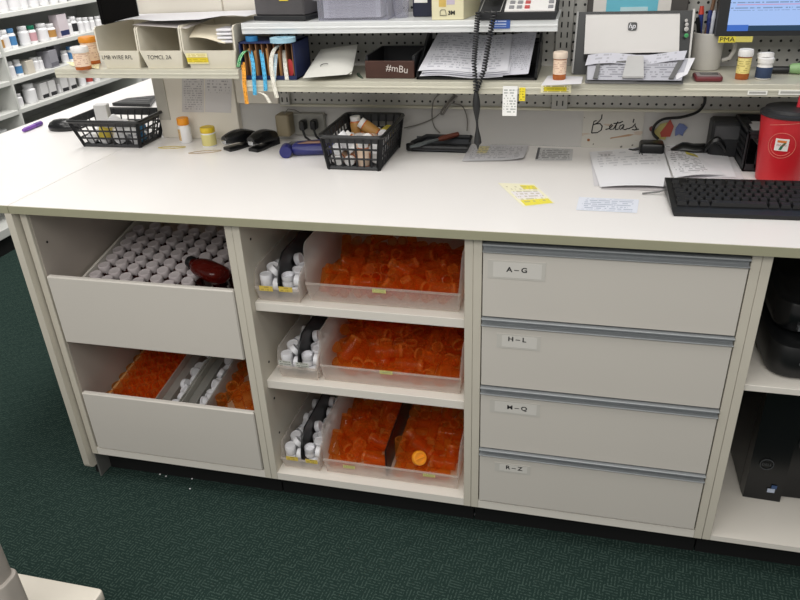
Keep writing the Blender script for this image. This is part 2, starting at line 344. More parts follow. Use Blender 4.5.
SIM = json.loads('{"binA":[[-162,-73,13,38,38,60,-60,0],[-137,-12,13,70,-71,-5,-11,0],[-136,114,13,21,26,66,-68,0],[-49,-38,13,70,-19,-68,12,0],[-83,8,13,32,-43,56,63,0],[-74,70,13,70,-70,9,7,0],[8,-112,13,71,-57,41,4,0],[13,-7,13,14,-33,-63,-69,0],[11,104,13,16,-69,-16,69,0],[116,-112,13,71,58,-40,5,0],[61,-4,13,4,-65,27,-71,0],[65,89,13,48,-26,-66,-52,0],[153,-109,13,66,52,-48,26,0],[113,-4,13,70,66,-26,-10,0],[143,53,13,64,56,-44,-30,0],[-107,-113,13,23,23,-67,67,0],[-113,-51,13,58,62,34,-41,0],[-146,65,13,69,-16,69,-16,0],[-25,-112,13,70,-65,27,-12,0],[-27,12,13,71,-69,-13,-3,0],[13,131,13,31,-64,-31,64,0],[23,-132,29,48,-37,-23,76,0],[-11,57,13,46,68,-18,54,0],[35,51,13,63,-69,-15,-31,0],[92,-65,13,10,-67,-21,70,0],[74,20,22,35,29,-75,-48,0],[98,37,26,48,-19,47,-72,0],[143,-80,33,75,30,37,-46,0],[162,11,13,50,50,50,-50,0],[118,131,13,55,44,-55,-44,0],[-162,-116,32,11,31,-89,31,0],[-136,35,13,12,-68,-19,70,0],[-118,112,34,70,-68,19,15,0],[-58,-112,13,36,61,36,-61,0],[-101,82,14,11,14,69,-70,0],[-37,113,13,71,69,-16,0,0],[3,-70,26,18,5,51,-84,0],[53,-30,13,53,-62,-34,47,0],[-12,112,40,65,-53,-46,-28,0],[43,-77,13,53,19,68,-47,0],[37,-6,40,44,-31,-64,55,0],[85,106,24,19,24,-49,-82,0],[146,-129,40,44,55,44,55,0],[134,-19,22,23,51,63,-54,0],[120,102,26,51,50,69,-11,0],[-90,-86,34,17,1,81,-56,0],[-163,-11,23,59,51,-40,47,0],[-162,99,26,60,37,37,-60,0],[-70,-64,13,34,-65,-27,62,0],[-106,-42,40,1,83,15,54,0],[-40,112,40,54,-71,23,39,0],[-28,-81,32,55,32,-44,63,0],[58,32,45,63,-43,48,-44,0],[14,62,29,40,23,45,-76,0],[38,-36,39,35,75,-12,-54,0],[120,-53,41,69,35,-63,5,0],[59,59,40,28,-63,-33,65,0],[100,-93,29,40,-34,-83,20,0],[162,-36,30,5,10,-91,40,0],[162,109,13,50,50,50,-50,0],[-135,-111,13,60,60,38,-38,0],[-111,15,30,91,-42,-6,-4,0],[-145,112,43,80,55,21,-11,0],[-64,-79,40,45,55,-45,55,0],[-70,9,36,18,-28,65,68,0],[-76,116,28,43,-30,83,19,0],[-11,-58,46,56,35,-43,62,0],[-11,5,36,8,16,-68,71,0],[13,117,55,6,-27,-94,-21,0],[63,-63,40,71,52,-48,-4,0],[37,-58,56,76,-45,41,-22,0],[77,88,43,26,-62,15,-73,0],[84,-114,40,71,51,49,3,0],[145,32,44,1,56,56,61,0],[106,64,31,0,-12,99,3,0],[-145,-69,40,57,-46,-54,42,0],[-117,-16,40,54,53,-45,-48,0],[-77,132,54,29,-71,-45,46,0],[-58,-131,40,44,55,-44,-55,0],[-55,9,13,71,-69,-13,-3,0],[-52,71,29,40,89,15,16,0],[30,-111,46,4,73,60,31,0],[8,6,56,57,19,-44,67,0],[-30,51,40,32,68,22,-62,0],[64,-131,33,46,-20,-11,86,0],[31,-91,67,53,28,-53,-60,0],[32,99,44,24,-14,-60,75,0],[163,-74,54,8,-21,-91,-35,0],[100,-18,44,53,-47,43,-56,0],[147,83,39,15,-29,-67,67,0],[-121,-115,37,44,-44,-55,-55,0],[-115,60,40,73,-13,67,1,0],[-160,59,49,14,30,89,-30,0],[-42,-73,54,10,-26,-79,-55,0],[-39,-11,38,33,-42,60,60,0]],"binB":[[-92,-86,16,70,59,39,-6,0],[-108,-5,16,71,-54,-45,2,0],[-140,79,16,42,-69,13,57,0],[10,-67,35,88,0,0,-47,0],[-41,-13,16,64,30,64,-30,0],[-63,106,16,36,70,7,-61,0],[34,-90,35,0,57,-82,0,0],[18,15,16,38,-37,-60,-60,0],[36,88,16,71,69,-14,2,0],[67,-105,16,67,67,23,-24,0],[138,22,16,70,-6,-70,-6,0],[159,74,16,38,38,-60,60,0],[-140,-50,16,13,57,42,-69,0],[-160,8,17,16,-16,69,69,0],[-98,123,30,67,32,41,53,0],[-65,-65,16,6,39,-59,70,0],[-10,-7,35,43,-83,-35,-8,0],[-84,61,36,39,62,-68,8,0],[33,-45,35,59,0,0,-81,0],[63,-31,16,66,52,48,-26,0],[4,102,16,2,14,69,-71,0],[127,-103,16,8,8,70,-70,0],[125,-28,16,6,70,-6,70,0],[72,103,16,14,-2,71,69,0],[-137,-111,17,59,-12,70,-39,0],[-138,-28,46,73,-47,49,-9,0],[-103,98,51,88,-30,16,-32,0],[5,-123,16,31,64,31,64,0],[-35,43,16,34,65,-27,-62,0],[-27,96,31,42,-47,-21,-75,0],[44,-123,49,64,31,64,31,0],[41,-9,49,70,-36,-61,-6,0],[60,123,49,44,-55,-44,55,0],[160,-86,17,31,-31,64,64,0],[77,27,16,5,20,-68,-71,0],[133,52,37,93,15,33,2,0],[-141,-86,46,5,-85,-33,-41,0],[-81,-1,40,69,63,32,17,0],[-137,51,44,1,59,-24,77,0],[-25,-69,33,24,13,87,-41,0],[-19,31,48,69,6,60,41,0],[-21,66,48,70,30,-65,0,0],[91,-32,65,11,-14,-91,36,0],[65,13,45,4,50,-26,83,0],[99,99,70,55,24,80,5,0],[97,-105,31,67,67,22,-22,0],[97,34,49,30,-44,56,-64,0],[116,103,26,79,39,-46,14,0],[-94,-104,48,27,28,67,-63,0],[-151,0,62,43,-87,-13,-22,0],[-137,81,59,61,-13,57,-54,0],[-29,-90,58,57,-25,-35,-70,0],[-67,-18,73,61,-18,67,-39,0],[-50,76,78,5,-43,49,-76,0],[-12,-113,78,70,-19,69,4,0],[-25,3,74,61,-19,65,-41,0],[39,79,56,69,-48,3,54,0],[89,-97,63,34,33,-69,-55,0],[115,-60,56,2,9,95,30,0],[147,102,46,67,73,-17,-1,0],[-121,-104,68,82,-27,34,38,0],[-138,37,76,23,-40,53,-71,0],[-151,124,64,33,-12,-4,94,0],[-61,-103,47,26,32,-69,60,0],[-82,45,68,82,-12,-38,-40,0],[-35,105,68,69,10,56,-44,0],[-87,-52,54,41,-57,37,-61,0],[142,-14,76,58,32,69,-31,0],[19,58,73,38,87,-8,32,0],[143,-105,45,64,-64,-31,-31,0],[139,-12,44,64,14,74,18,0],[90,67,68,56,6,83,-6,0]],"binC":[[-58,-71,16,70,-61,-36,-9,0],[-44,-21,16,45,-69,-15,55,0],[-42,98,16,71,69,16,1,0],[37,-39,16,41,53,47,57,0],[50,-5,16,19,70,-12,-68,0],[44,106,16,25,70,6,66,0],[-18,-80,25,80,-48,-36,-2,0],[-2,18,16,20,-26,66,68,0],[-10,102,16,52,39,59,-48,0],[47,-106,16,19,57,41,68,0],[47,63,16,24,-60,37,-67,0],[50,124,42,7,-76,9,-64,0],[-52,-124,16,60,38,-60,-38,0],[-52,34,16,69,44,55,-16,0],[-70,102,34,0,0,-85,53,0],[24,-84,34,56,-15,-40,71,0],[24,17,36,4,32,87,37,0],[49,83,40,63,-46,-55,30,0],[-50,-83,47,55,71,1,45,0],[-13,-23,45,46,-76,21,41,0],[-49,56,46,45,57,47,51,0],[49,-55,43,2,60,-15,-79,0],[-1,-34,81,37,-2,83,42,0],[56,24,47,71,65,24,8,0],[-32,-63,64,61,44,65,-5,0],[-48,22,50,42,-38,-76,34,0],[-3,105,47,46,46,51,-56,0],[70,-45,67,39,26,-49,73,0],[-1,-124,62,8,91,-32,-24,0],[50,103,66,64,-8,76,-7,0],[-70,-103,64,81,-43,-19,-36,0],[-70,-13,55,69,-31,-27,-60,0],[-34,82,64,13,67,-61,-40,0],[49,-124,42,77,1,-63,-2,0],[70,35,74,25,-38,74,49,0],[54,81,89,23,-40,-26,-85,0]],"binD":[[-10,-106,16,67,67,24,-23,0],[-52,37,16,64,-31,-64,31,0],[-52,92,16,55,44,55,44,0],[40,-124,16,69,-16,-69,16,0],[21,4,16,63,-56,-44,-31,0],[-1,74,16,38,-38,60,60,0],[-70,-106,16,8,8,70,-70,0],[-50,-47,16,27,65,-27,65,0],[-52,64,32,55,44,-55,-44,0],[70,-74,36,20,-8,-36,-91,0],[52,-48,16,31,-64,-30,64,0],[44,104,16,53,71,3,47,0],[-50,-72,42,73,-53,-44,0,0],[-52,5,16,64,31,-64,-31,0],[26,100,43,20,34,-73,57,0],[51,16,47,56,-45,-54,43,0],[70,34,16,70,70,8,-8,0],[70,103,42,56,-78,22,16,0],[-12,-86,66,36,76,23,48,0],[-20,-33,27,37,81,16,44,0],[-70,103,54,37,-50,63,47,0],[-28,-124,43,61,34,32,65,0],[51,-16,36,22,73,58,28,0],[48,102,67,23,-2,74,63,0],[-37,-46,60,26,-52,12,80,0],[-2,17,41,9,9,-80,59,0],[-31,124,16,61,36,61,36,0],[20,-76,32,14,-49,73,-46,0],[45,51,37,23,26,-5,94,0],[-6,100,48,70,-70,2,14,0],[-70,-98,66,0,43,90,0,0],[-70,14,47,70,-70,8,8,0],[-39,104,61,48,39,57,-55,0],[52,-110,44,55,44,-56,-44,0]],"capA":[[19,-118,16,55,44,55,44,0],[-8,-85,7,59,0,0,-81,0],[18,-70,16,64,32,63,29,0],[-9,-5,7,0,-8,-100,0,0],[7,128,16,23,-23,67,67,0],[-9,-118,7,63,0,0,78,0],[-7,-61,16,47,53,47,-53,0],[-10,-72,39,62,5,-8,78,0],[-19,118,16,16,69,-16,-69,0],[-10,75,7,23,0,0,97,0],[-9,-118,22,0,61,-79,0,0],[-9,-85,22,0,-87,49,0,0],[19,-32,16,44,-55,44,-55,0],[10,49,7,0,-97,23,0,0],[19,103,16,44,55,44,55,0],[-5,-37,7,0,-93,-36,0,0],[18,2,16,57,-46,54,-42,0],[-9,19,16,25,21,68,-66,0],[-19,42,16,64,-29,64,-29,0],[1,104,22,12,79,17,58,0],[9,-101,44,20,-41,-16,-87,0],[-10,-118,36,78,0,0,-62,0],[-7,-16,22,0,-66,76,0,0],[14,118,49,51,-46,-38,62,0],[9,59,22,95,0,0,-30,0],[-6,-42,31,66,-51,49,25,0]],"capB":[[-9,-93,16,71,70,-11,5,0],[-6,-70,7,54,0,0,84,0],[-10,47,7,78,0,0,-62,0],[19,14,16,69,-16,69,-16,0],[-8,117,7,25,0,0,97,0],[2,-118,7,92,0,0,39,0],[10,-71,22,62,0,0,78,0],[0,-24,7,0,44,90,0,0],[8,80,16,19,27,-65,68,0],[9,65,28,33,34,-53,70,0],[-8,-118,22,0,-12,-99,0,0],[9,-85,38,78,-4,6,-62,0],[9,-52,36,22,0,0,-98,0],[7,118,22,99,0,0,17,0],[8,95,16,27,-19,-68,-65,0],[-15,-21,43,50,-47,38,-62,0],[10,-19,22,0,22,97,0,0],[-16,7,16,53,42,57,46,0],[1,17,16,38,-50,-50,60,0],[-10,-45,22,97,0,0,-22,0],[19,-118,31,28,-65,28,-64,0],[16,43,33,3,-75,-3,-66,0],[6,118,36,95,0,0,-30,0],[-16,82,16,32,-64,29,-63,0],[-19,118,31,55,-44,55,-44,0],[-8,-118,38,6,-92,38,2,0]],"basketA":[[-77,-11,18,38,38,60,-60,0],[-30,-38,35,17,-32,-93,6,1],[77,-17,16,59,-61,-36,-39,2],[-42,10,34,86,43,-28,3,0],[1,-18,20,30,-64,30,64,0],[45,21,18,53,57,42,-46,3],[-20,40,63,32,-68,-43,51,0],[14,21,39,25,-58,64,43,1],[79,-27,47,60,60,-38,38,2],[-77,16,64,41,22,-42,78,0],[31,-37,59,19,81,37,42,0],[77,24,63,60,16,21,-75,3],[-43,12,83,54,63,55,-7,0],[11,19,103,21,-52,-9,-82,0],[42,17,76,27,-58,70,33,0]],"basketB":[[-16,-67,16,38,38,-60,60,1],[-39,66,18,63,-69,-14,-32,2],[50,-36,15,60,60,-38,38,0],[47,51,17,24,22,67,-66,3],[-49,-65,16,50,50,-50,50,1],[-17,17,30,0,-57,-82,0,0],[21,-84,33,99,0,0,11,1],[47,68,51,23,-23,67,67,2],[-50,-69,47,54,-54,45,45,0],[-2,48,31,35,-48,75,-29,3],[19,-24,16,23,-23,67,67,1],[48,84,99,0,-45,89,0,0],[-31,-14,16,68,26,66,21,1],[10,82,30,0,71,-71,0,2],[50,-41,44,8,-8,-70,-70,0],[1,48,70,26,-44,-14,85,3],[-14,-54,56,59,31,-28,-69,1],[-49,21,30,79,0,0,-62,0],[49,-67,76,63,-64,31,30,1],[-22,12,78,53,41,-58,-47,2],[-25,-85,64,31,41,85,15,0],[-46,81,65,2,4,-1,-100,3],[21,-7,54,1,2,60,-80,1],[-29,-22,47,23,-67,-24,66,0]],"tray":[[-44,-22,15,70,70,-8,8,0],[-30,82,15,66,-67,-22,-25,0],[25,11,15,51,70,6,49,0],[44,62,15,38,38,-60,60,0],[44,-117,15,38,-38,60,60,0],[-25,-5,40,31,-70,-40,-51,0],[-5,-134,16,67,21,-67,-21,0],[3,108,15,59,-60,37,38,0],[9,-85,15,52,-48,-52,-48,0],[-44,88,42,23,-24,68,66,0],[35,-56,29,30,1,-52,80,0],[16,58,33,71,29,33,55,0],[-8,-28,26,28,-67,-46,-51,0],[32,115,30,35,-21,84,37,0]]}')
# ================================================================== SETTING
def carpet_mat():
    m, nt = newmat('green_carpet')
    tc = nt.nodes.new('ShaderNodeTexCoord'); mp = nt.nodes.new('ShaderNodeMapping'); mp.inputs['Rotation'].default_value = (0, 0, .12)
    nt.links.new(tc.outputs['Object'], mp.inputs[0])
    sp = nt.nodes.new('ShaderNodeSeparateXYZ'); nt.links.new(mp.outputs[0], sp.inputs[0])
    ck = nt.nodes.new('ShaderNodeTexChecker'); ck.inputs['Scale'].default_value = 1/.034; nt.links.new(mp.outputs[0], ck.inputs['Vector'])
    def stripes(s, w): return math_(nt, 'GREATER_THAN', math_(nt, 'FRACT', math_(nt, 'DIVIDE', s, w)), .62)
    a = stripes(sp.outputs[0], .0085); b = stripes(sp.outputs[1], .0085)
    n1 = nt.nodes.new('ShaderNodeMix'); n1.data_type = 'FLOAT'
    nt.links.new(ck.outputs['Fac'], n1.inputs[0]); nt.links.new(a, n1.inputs[2]); nt.links.new(b, n1.inputs[3])
    rnd = noise(nt, 160, 2); big = noise(nt, 3, 2)
    fl = math_(nt, 'MULTIPLY', n1.outputs[0], math_(nt, 'GREATER_THAN', rnd, .48))
    c = mixc(nt, big, lin('1b2b28'), lin('233430'))
    c = mixc(nt, math_(nt, 'MULTIPLY', noise(nt, 420, 2), .5), c, lin('2e403a'))
    c = mixc(nt, math_(nt, 'MULTIPLY', fl, .55), c, lin('4d5f58'))
    bm = nt.nodes.new('ShaderNodeBump'); bm.inputs['Strength'].default_value = .35; bm.inputs['Distance'].default_value = .004
    nt.links.new(noise(nt, 500, 2), bm.inputs['Height'])
    p = shader(nt, c, .95, 0, .1, bump=bm.outputs[0]); out(nt, p.outputs[0]); return m
struct('floor', MB().box(-2.2, 3.2, -2.4, 4.6, -.05, 0), carpet_mat())

PEG = .0235
def peg_mat():
    m, nt = newmat('pegboard_steel')
    tc = nt.nodes.new('ShaderNodeTexCoord'); sp = nt.nodes.new('ShaderNodeSeparateXYZ'); nt.links.new(tc.outputs['Object'], sp.inputs[0])
    def d(s, o):
        f = math_(nt, 'FRACT', math_(nt, 'DIVIDE', math_(nt, 'SUBTRACT', s, o), PEG)); return math_(nt, 'MULTIPLY', math_(nt, 'SUBTRACT', f, .5), PEG)
    dx = d(sp.outputs[0], .7606-PEG/2); dz = d(sp.outputs[2], 1.2027-PEG/2)
    r = math_(nt, 'SQRT', math_(nt, 'ADD', math_(nt, 'MULTIPLY', dx, dx), math_(nt, 'MULTIPLY', dz, dz)))
    h = math_(nt, 'LESS_THAN', r, .0034)
    c = mixc(nt, noise(nt, 90, 3), lin('a3a29d'), lin('b3b2ad'))
    c = mixc(nt, h, c, lin('1b1c1c'))
    p = shader(nt, c, .45, .1, .4); out(nt, p.outputs[0]); return m
PEGM = peg_mat()
wb = struct('wall_back', MB().box(.335, 2.6, .672, .70, TOP, 1.028), PANELW)
struct('trim_1', MB().box(.058, .335, .648, .705, TOP, 1.46, .002).box(.335, .475, .655, .705, 1.028, 1.46, .002), pm('end_panel_cream', 'ded8cc', .5, var=.02, scale=5))
pg = thing('pegboard_panel', 'grey perforated steel back panel with slotted uprights behind the wall shelves', 'pegboard', (.5, .67, 1.02))
part('panel', MB().box(.475, 2.6, .67, .70, 1.022, 1.62), PEGM, pg).data.transform(Matrix.Identity(4))
for o in pg.children:                     # keep the hole grid in wall coordinates
    o.data.transform(Matrix.Translation((.5, .67, 1.02))); o.location = (-.5, -.67, -1.02)
part('bottom_rail', MB().box(.475, 2.6, .662, .672, 1.018, 1.026, .002), METALW, pg)
def upright(x0, x1):
    mb = MB().box(x0, x1, .656, .6695, 1.024, 1.62, .002)
    u = part('slotted_upright', mb, pm('upright_steel', 'a9a8a3', .4, .15), pg)
    s = MB()
    for k in range(22):
        for xx in ((x0+x1)/2-.009, (x0+x1)/2+.007): s.box(xx, xx+.0035, .6545, .6575, 1.034+k*.026, 1.048+k*.026)
    part('slots', s, GAP, u)
upright(1.300, 1.345); upright(.478, .512)

# ------------------------------------------------------------------ aisle shelving behind the side counter
GX = -1.6; GB = -1.98
def gz(y): return onx(0, y, GX).z
LV = [1.345+.02, gz(13.5), gz(53), gz(83.5), gz(116)]
GEND = 3.6
sg = thing('shelving_unit', 'white steel pharmacy shelving full of medicine bottles across the side aisle', 'shelving', (GX, 2., 0))
part('back_panel', MB().box(GB-.02, GB, .3, GEND, 0, 1.75), pm('shelving_back', 'b4b6b4', .5, var=.03), sg)
GS = pm('shelving_white', 'd5d6d2', .4, var=.03)
ydiv = onx(12, 85, GX).y
tops = []
for i, z in enumerate([1.32, gz(13.5)+.0, gz(53), gz(83.5), gz(116), .52, .34]):
    part('shelf', MB().box(GB, GX, .3, GEND, z-.026, z, .003), GS, sg); tops.append(z)
part('base_deck', MB().box(GB, GX+.03, .3, GEND, .09, .14, .004), GS, sg)
part('kick_plate', MB().box(GB, GX+.01, .3, GEND, 0, .09), GAP, sg)
part('divider', MB().box(GB, GX+.006, ydiv-.008, ydiv+.008, .14, 1.75, .002), GS, sg)
part('divider', MB().box(GB, GX+.006, 3.1, 3.116, .14, 1.75, .002), GS, sg)

BW = pm('bottle_white', 'eeeef0', .35, var=.03); BL = printed('bottle_label', 'e4e3e6', '55525a', rows=9, dens=.5, words=10)
BB = pm('bottle_blue', '4f86b8', .35); BG = pm('cap_green', '147a5a', .4); BO = pm('label_tan', 'b98a4a', .5); BN = pm('label_navy', '26305e', .5)
BR = pm('label_pink', 'cfa0a8', .5); BK = pm('label_black', '26262a', .5); BE = pm('carton_beige', 'd8d0c2', .6); BGY = pm('carton_grey', '9b9aa2', .55)
def bottle_mb(r, h):
    return MB().lathe([(r*.92, 0), (r, .004), (r, h*.16, 1), (r, h*.62), (r, h*.68), (r*.72, h*.78), (r*.7, h*.8)], 14)
def stock_bottle(name, label, r, h, loc, body, lab, cap, group=None, rot=0):
    t = thing(name, label, 'bottle', loc, (0, 0, rot), group)
    part('bottle_body', bottle_mb(r, h), [body, lab], t, world=False)
    part('cap', MB().lathe([(r*.8, h*.79), (r*.82, h*.8), (r*.82, h*.98), (r*.76, h)], 14), cap, t, world=False)
    return t
def carton(label, w, d, h, loc, base, stripe, group=None):
    t = thing('carton', label, 'box', loc, (0, 0, random.uniform(-.1, .1)), group)
    part('box_body', MB().box(-d/2, d/2, -w/2, w/2, 0, h, .002), base, t, world=False)
    part('printed_band', MB().box(d/2, d/2+.0008, -w/2+.004, w/2-.004, h*.08, h*.3), stripe, t, world=False)
    return t
def gpos(px, z, dx=.05):
    # depth from the front edge of the shelf at that height
    p = onx(px, 60, GX-dx); q = None
    lo, hi = .3, GEND
    for _ in range(40):
        m = (lo+hi)/2
        v = Vector((GX-dx, m, z)) - CAM
        sx = 400+FPX*v.dot(_r)/v.dot(_f)
        if sx < px: lo = m
        else: hi = m
    return (GX-dx, lo, z)
# (pixel column, kind, radius/size, height)
zA, zB, zC = tops[2], tops[3], tops[4]
gW = 'white stock bottles on the aisle shelving'
lv_name = {zA: 'second', zB: 'third', zC: 'fourth', tops[1]: 'top'}
def wb_(px, z, r, h, cap=None, lab=None, label=None):
    return stock_bottle('stock_bottle', label or ('white medicine bottle on the %s visible shelf across the aisle' % lv_name[z]), r, h, gpos(px, z), BW, lab or BL, cap or BW, None if label else gW+' '+lv_name[z])
for px, r, h in ((7, .026, .1), (26, .03, .1), (70, .024, .088), (81, .026, .085), (87, .024, .08), (93, .02, .075), (99, .022, .072), (104, .022, .072)): wb_(px, zA, r, h)
wb_(1, zA, .026, .09, None, BO, 'white bottle with a tan label at the left frame edge, second shelf across the aisle')
wb_(14, zA, .024, .1, BB, BB, 'blue capped bottle on the second shelf across the aisle')
wb_(34, zA, .026, .095, BG, BR, 'bottle with a green cap and pink label on the aisle shelving')
wb_(44, zA, .034, .095, None, None, 'wide white jar left of the tan labelled jar on the second aisle shelf')
wb_(52, zA, .032, .085, None, BO, 'white jar with a brown and tan label on the second aisle shelf')
carton('pinkish white carton with a navy band on the second aisle shelf', .085, .06, .125, gpos(62, zA), pm('carton_pink', 'd9ced4', .6), BN)
wb_(75, zA, .026, .1, None, BK, 'white bottle with a black label right of the pinkish carton on the second aisle shelf')
for px, r, h in ((12, .026, .085), (36, .026, .075), (41, .022, .07), (66, .022, .07), (78, .024, .08)): wb_(px, zB, r, h)
wb_(20, zB, .022, .085, None, BB, 'blue labelled bottle on the third shelf across the aisle')
carton('beige carton on the third shelf across the aisle', .06, .06, .07, gpos(28, zB), BE, BE)
carton('large grey carton left of the tall one on the third aisle shelf', .08, .08, .095, gpos(50, zB), BGY, pm('carton_dark', '74737c', .6))
carton('tall grey carton at the back of the third aisle shelf', .06, .06, .115, gpos(57, zB, .12), BGY, pm('carton_dark', '74737c', .6))
wb_(72, zB, .022, .085, BB, BB, 'small blue bottle beside the orange vials, third aisle shelf')
for px, r, h in ((20, .024, .07), (62, .026, .075), (83, .024, .07), (97, .022, .065)): wb_(px, zC, r, h)
wb_(32, zC, .036, .105, None, BW, 'large plain white round bottle on the fourth aisle shelf')
for px, l in ((43, 'left'), (51, 'second from left'), (63, 'third from left'), (71, 'rightmost')):
    carton('white carton with a black mark on the fourth aisle shelf, %s of four' % l, .06, .055, .09, gpos(px, zC), pm('carton_white', 'dcdbdb', .6), BK, 'white cartons on the fourth aisle shelf')
wb_(90, zC, .022, .065, None, pm('label_red', 'b4453f', .5), 'small bottle with a red label on the fourth aisle shelf')
for px, r, h in ((2, .036, .1), (14, .04, .1), (22, .036, .1), (33, .034, .1), (43, .034, .1), (53, .03, .1), (62, .03, .1), (73, .03, .1), (83, .03, .1)): wb_(px, tops[1], r, h)
stock_bottle('stock_bottle', 'dark blue bottle on the low aisle shelf behind the purple marker', .018, .06, gpos(37, tops[5]+.0, .06), BN, BN, BN)
stock_bottle('stock_bottle', 'white bottle on the low aisle shelf at the left frame edge', .03, .08, gpos(6, tops[5]+.0, .06), BW, BL, BW)

# ================================================================== COUNTER
# long worktop
wt = thing('worktop', 'long white laminate worktop with an olive edge band over the cabinets', 'worktop', (1.2, .33, .893))
part('slab', MB().box(-.009, 2.6, .003, .671, .8935, TOP), WHITE_LAM, wt)
part('edge_band', MB().box(-.009, 2.6, 0, .003, .8935, TOP-.0006), EDGE, wt)
rc = thing('side_counter', 'white side counter running back along the aisle left of the long worktop', 'counter', (-.29, 1., 0))
part('worktop', MB().box(-.57, -.011, .003, 3.2, .8935, TOP), WHITE_LAM, rc)
rr_ = thing('rear_counter', 'white counter continuing behind the cream end panel', 'counter', (.2, 1.9, 0))
part('worktop', MB().box(-.009, .45, .71, 3.2, .8935, TOP), WHITE_LAM, rr_)
part('support_panel', MB().box(.42, .44, .72, 3.2, 0, .893), FRONT, rr_)
part('edge_band', MB().box(-.57, -.011, 0, .003, .8935, TOP-.0006), EDGE, rc)
def rounded_panel():
    mb = MB(); y0, y1, z0, z1, r = 0, .6, .05, .893, .022
    poly = [(y1, z0), (y1, z1), (y0, z1)] + [(y0+r-r*math.cos(a*PI/10), z0+r-r*math.sin(a*PI/10)) for a in range(0, 6)]
    T = Matrix(((0, 0, 1, -.0255), (1, 0, 0, 0), (0, 1, 0, 0), (0, 0, 0, 1)))
    return mb.prism(poly, .0205, 0, T)
part('end_panel', rounded_panel(), BOXMAT, rc)
part('support_panel', MB().box(-.57, -.03, 1.55, 1.57, 0, .893), FRONT, rc)
lv = part('levelling_foot', MB().box(-.030, -.006, .045, .085, 0, .1), GAP, rc)
part('foot_plate', MB().box(-.006, -.001, .03, .085, .0, .1), pm('foot_grey', '6f6f6c', .5), lv)

Y0 = .02; YB = .62; ZB = .10; ZT = .893
def carcass(root, x0, x1, bottom=.024, sides=(.0194, .0194), mat=BOXMAT):
    part('side_panel', MB().box(x0, x0+sides[0], Y0, YB, ZB, ZT, .0008), mat, root)
    part('side_panel', MB().box(x1-sides[1], x1, Y0, YB, ZB, ZT, .0008), mat, root)
    part('bottom_panel', MB().box(x0+sides[0], x1-sides[1], Y0+.001, YB, ZB, ZB+bottom), SHELFW, root)
    part('back_panel', MB().box(x0+sides[0], x1-sides[1], YB-.012, YB, ZB+bottom, ZT), INNER, root)
    part('toe_kick', MB().box(x0+.004, x1, .075, .09, 0, ZB), GAP, root)
def pinholes(root, x, pts):
    mb = MB()
    for y, z in pts: mb.lathe([(.0035, 0), (.0035, .0012)], 10, T3(x, y, z) @ RY(PI/2))
    part('pin_holes', mb, GAP, root)

# --- left cabinet with two open-topped drawers
c1 = thing('drawer_cabinet', 'left white cabinet with two deep open-topped drawers of bottles and vials', 'cabinet', (.29, .32, 0))
carcass(c1, 0, .5923)
part('inner_liner', MB().box(.0194, .0205, Y0+.01, YB-.012, ZB+.024, ZT), INNER, c1)
p = onx(47, 242, .0207); pinholes(c1, .0206, [(p.y, p.z), (p.y, p.z-.2), (p.y+.3, p.z)])
TL = .19
def drawer(z0, z1, zs, label, y1=.53):
    """front panel, with a tilted box behind it; zs(y) = top of its sides"""
    d = part('drawer', MB().box(.025, .569, .019, .035, z0, z1, .003), FRONT, c1, label)
    b = MB()
    def wall(x0, x1, h):
        ya = .036
        b.hexa([(x0, ya, zs(ya)-h), (x1, ya, zs(ya)-h), (x1, y1, zs(y1)-h), (x0, y1, zs(y1)-h)], [(x0, ya, zs(ya)), (x1, ya, zs(ya)), (x1, y1, zs(y1)), (x0, y1, zs(y1))])
    sd_ = 0 if z0 > .4 else .035
    zs_ = zs; zs = lambda y: zs_(y)-sd_
    wall(.030, .038, .095-sd_); wall(.558, .566, .095-sd_); zs = zs_
    b.hexa([(.038, .036, zs(.036)-.095), (.558, .036, zs(.036)-.095), (.558, y1, zs(y1)-.095), (.038, y1, zs(y1)-.095)],
           [(.038, .036, zs(.036)-.088), (.558, .036, zs(.036)-.088), (.558, y1, zs(y1)-.088), (.038, y1, zs(y1)-.088)])
    part('drawer_box', b, SHELFW, d)
    return d
zs1 = lambda y: .646+(y-.135)*TL
zs2 = lambda y: .288+(y-.08)*.14
d1 = drawer(.503, .709, zs1, 'open-topped upper drawer front')
d2 = drawer(.1265, .3305, zs2, 'open-topped lower drawer front')

# --- middle cabinet with shelves
c2 = thing('shelf_cabinet', 'open middle white cabinet with two shelves holding clear bins', 'cabinet', (.88, .32, 0))
carcass(c2, .5927, 1.1723)
for za, zb in ((.645, .6695), (.4055, .4305)):
    part('shelf', MB().box(.6123, 1.1527, .042, YB-.013, za, zb, .0008), SHELFW, c2)
p = onx(250.5, 239, .6123); pinholes(c2, .6123, [(p.y, p.z), (p.y, p.z-.12), (p.y, p.z-.36), (p.y, p.z-.48), (p.y, p.z-.6), (p.y+.3, p.z)])

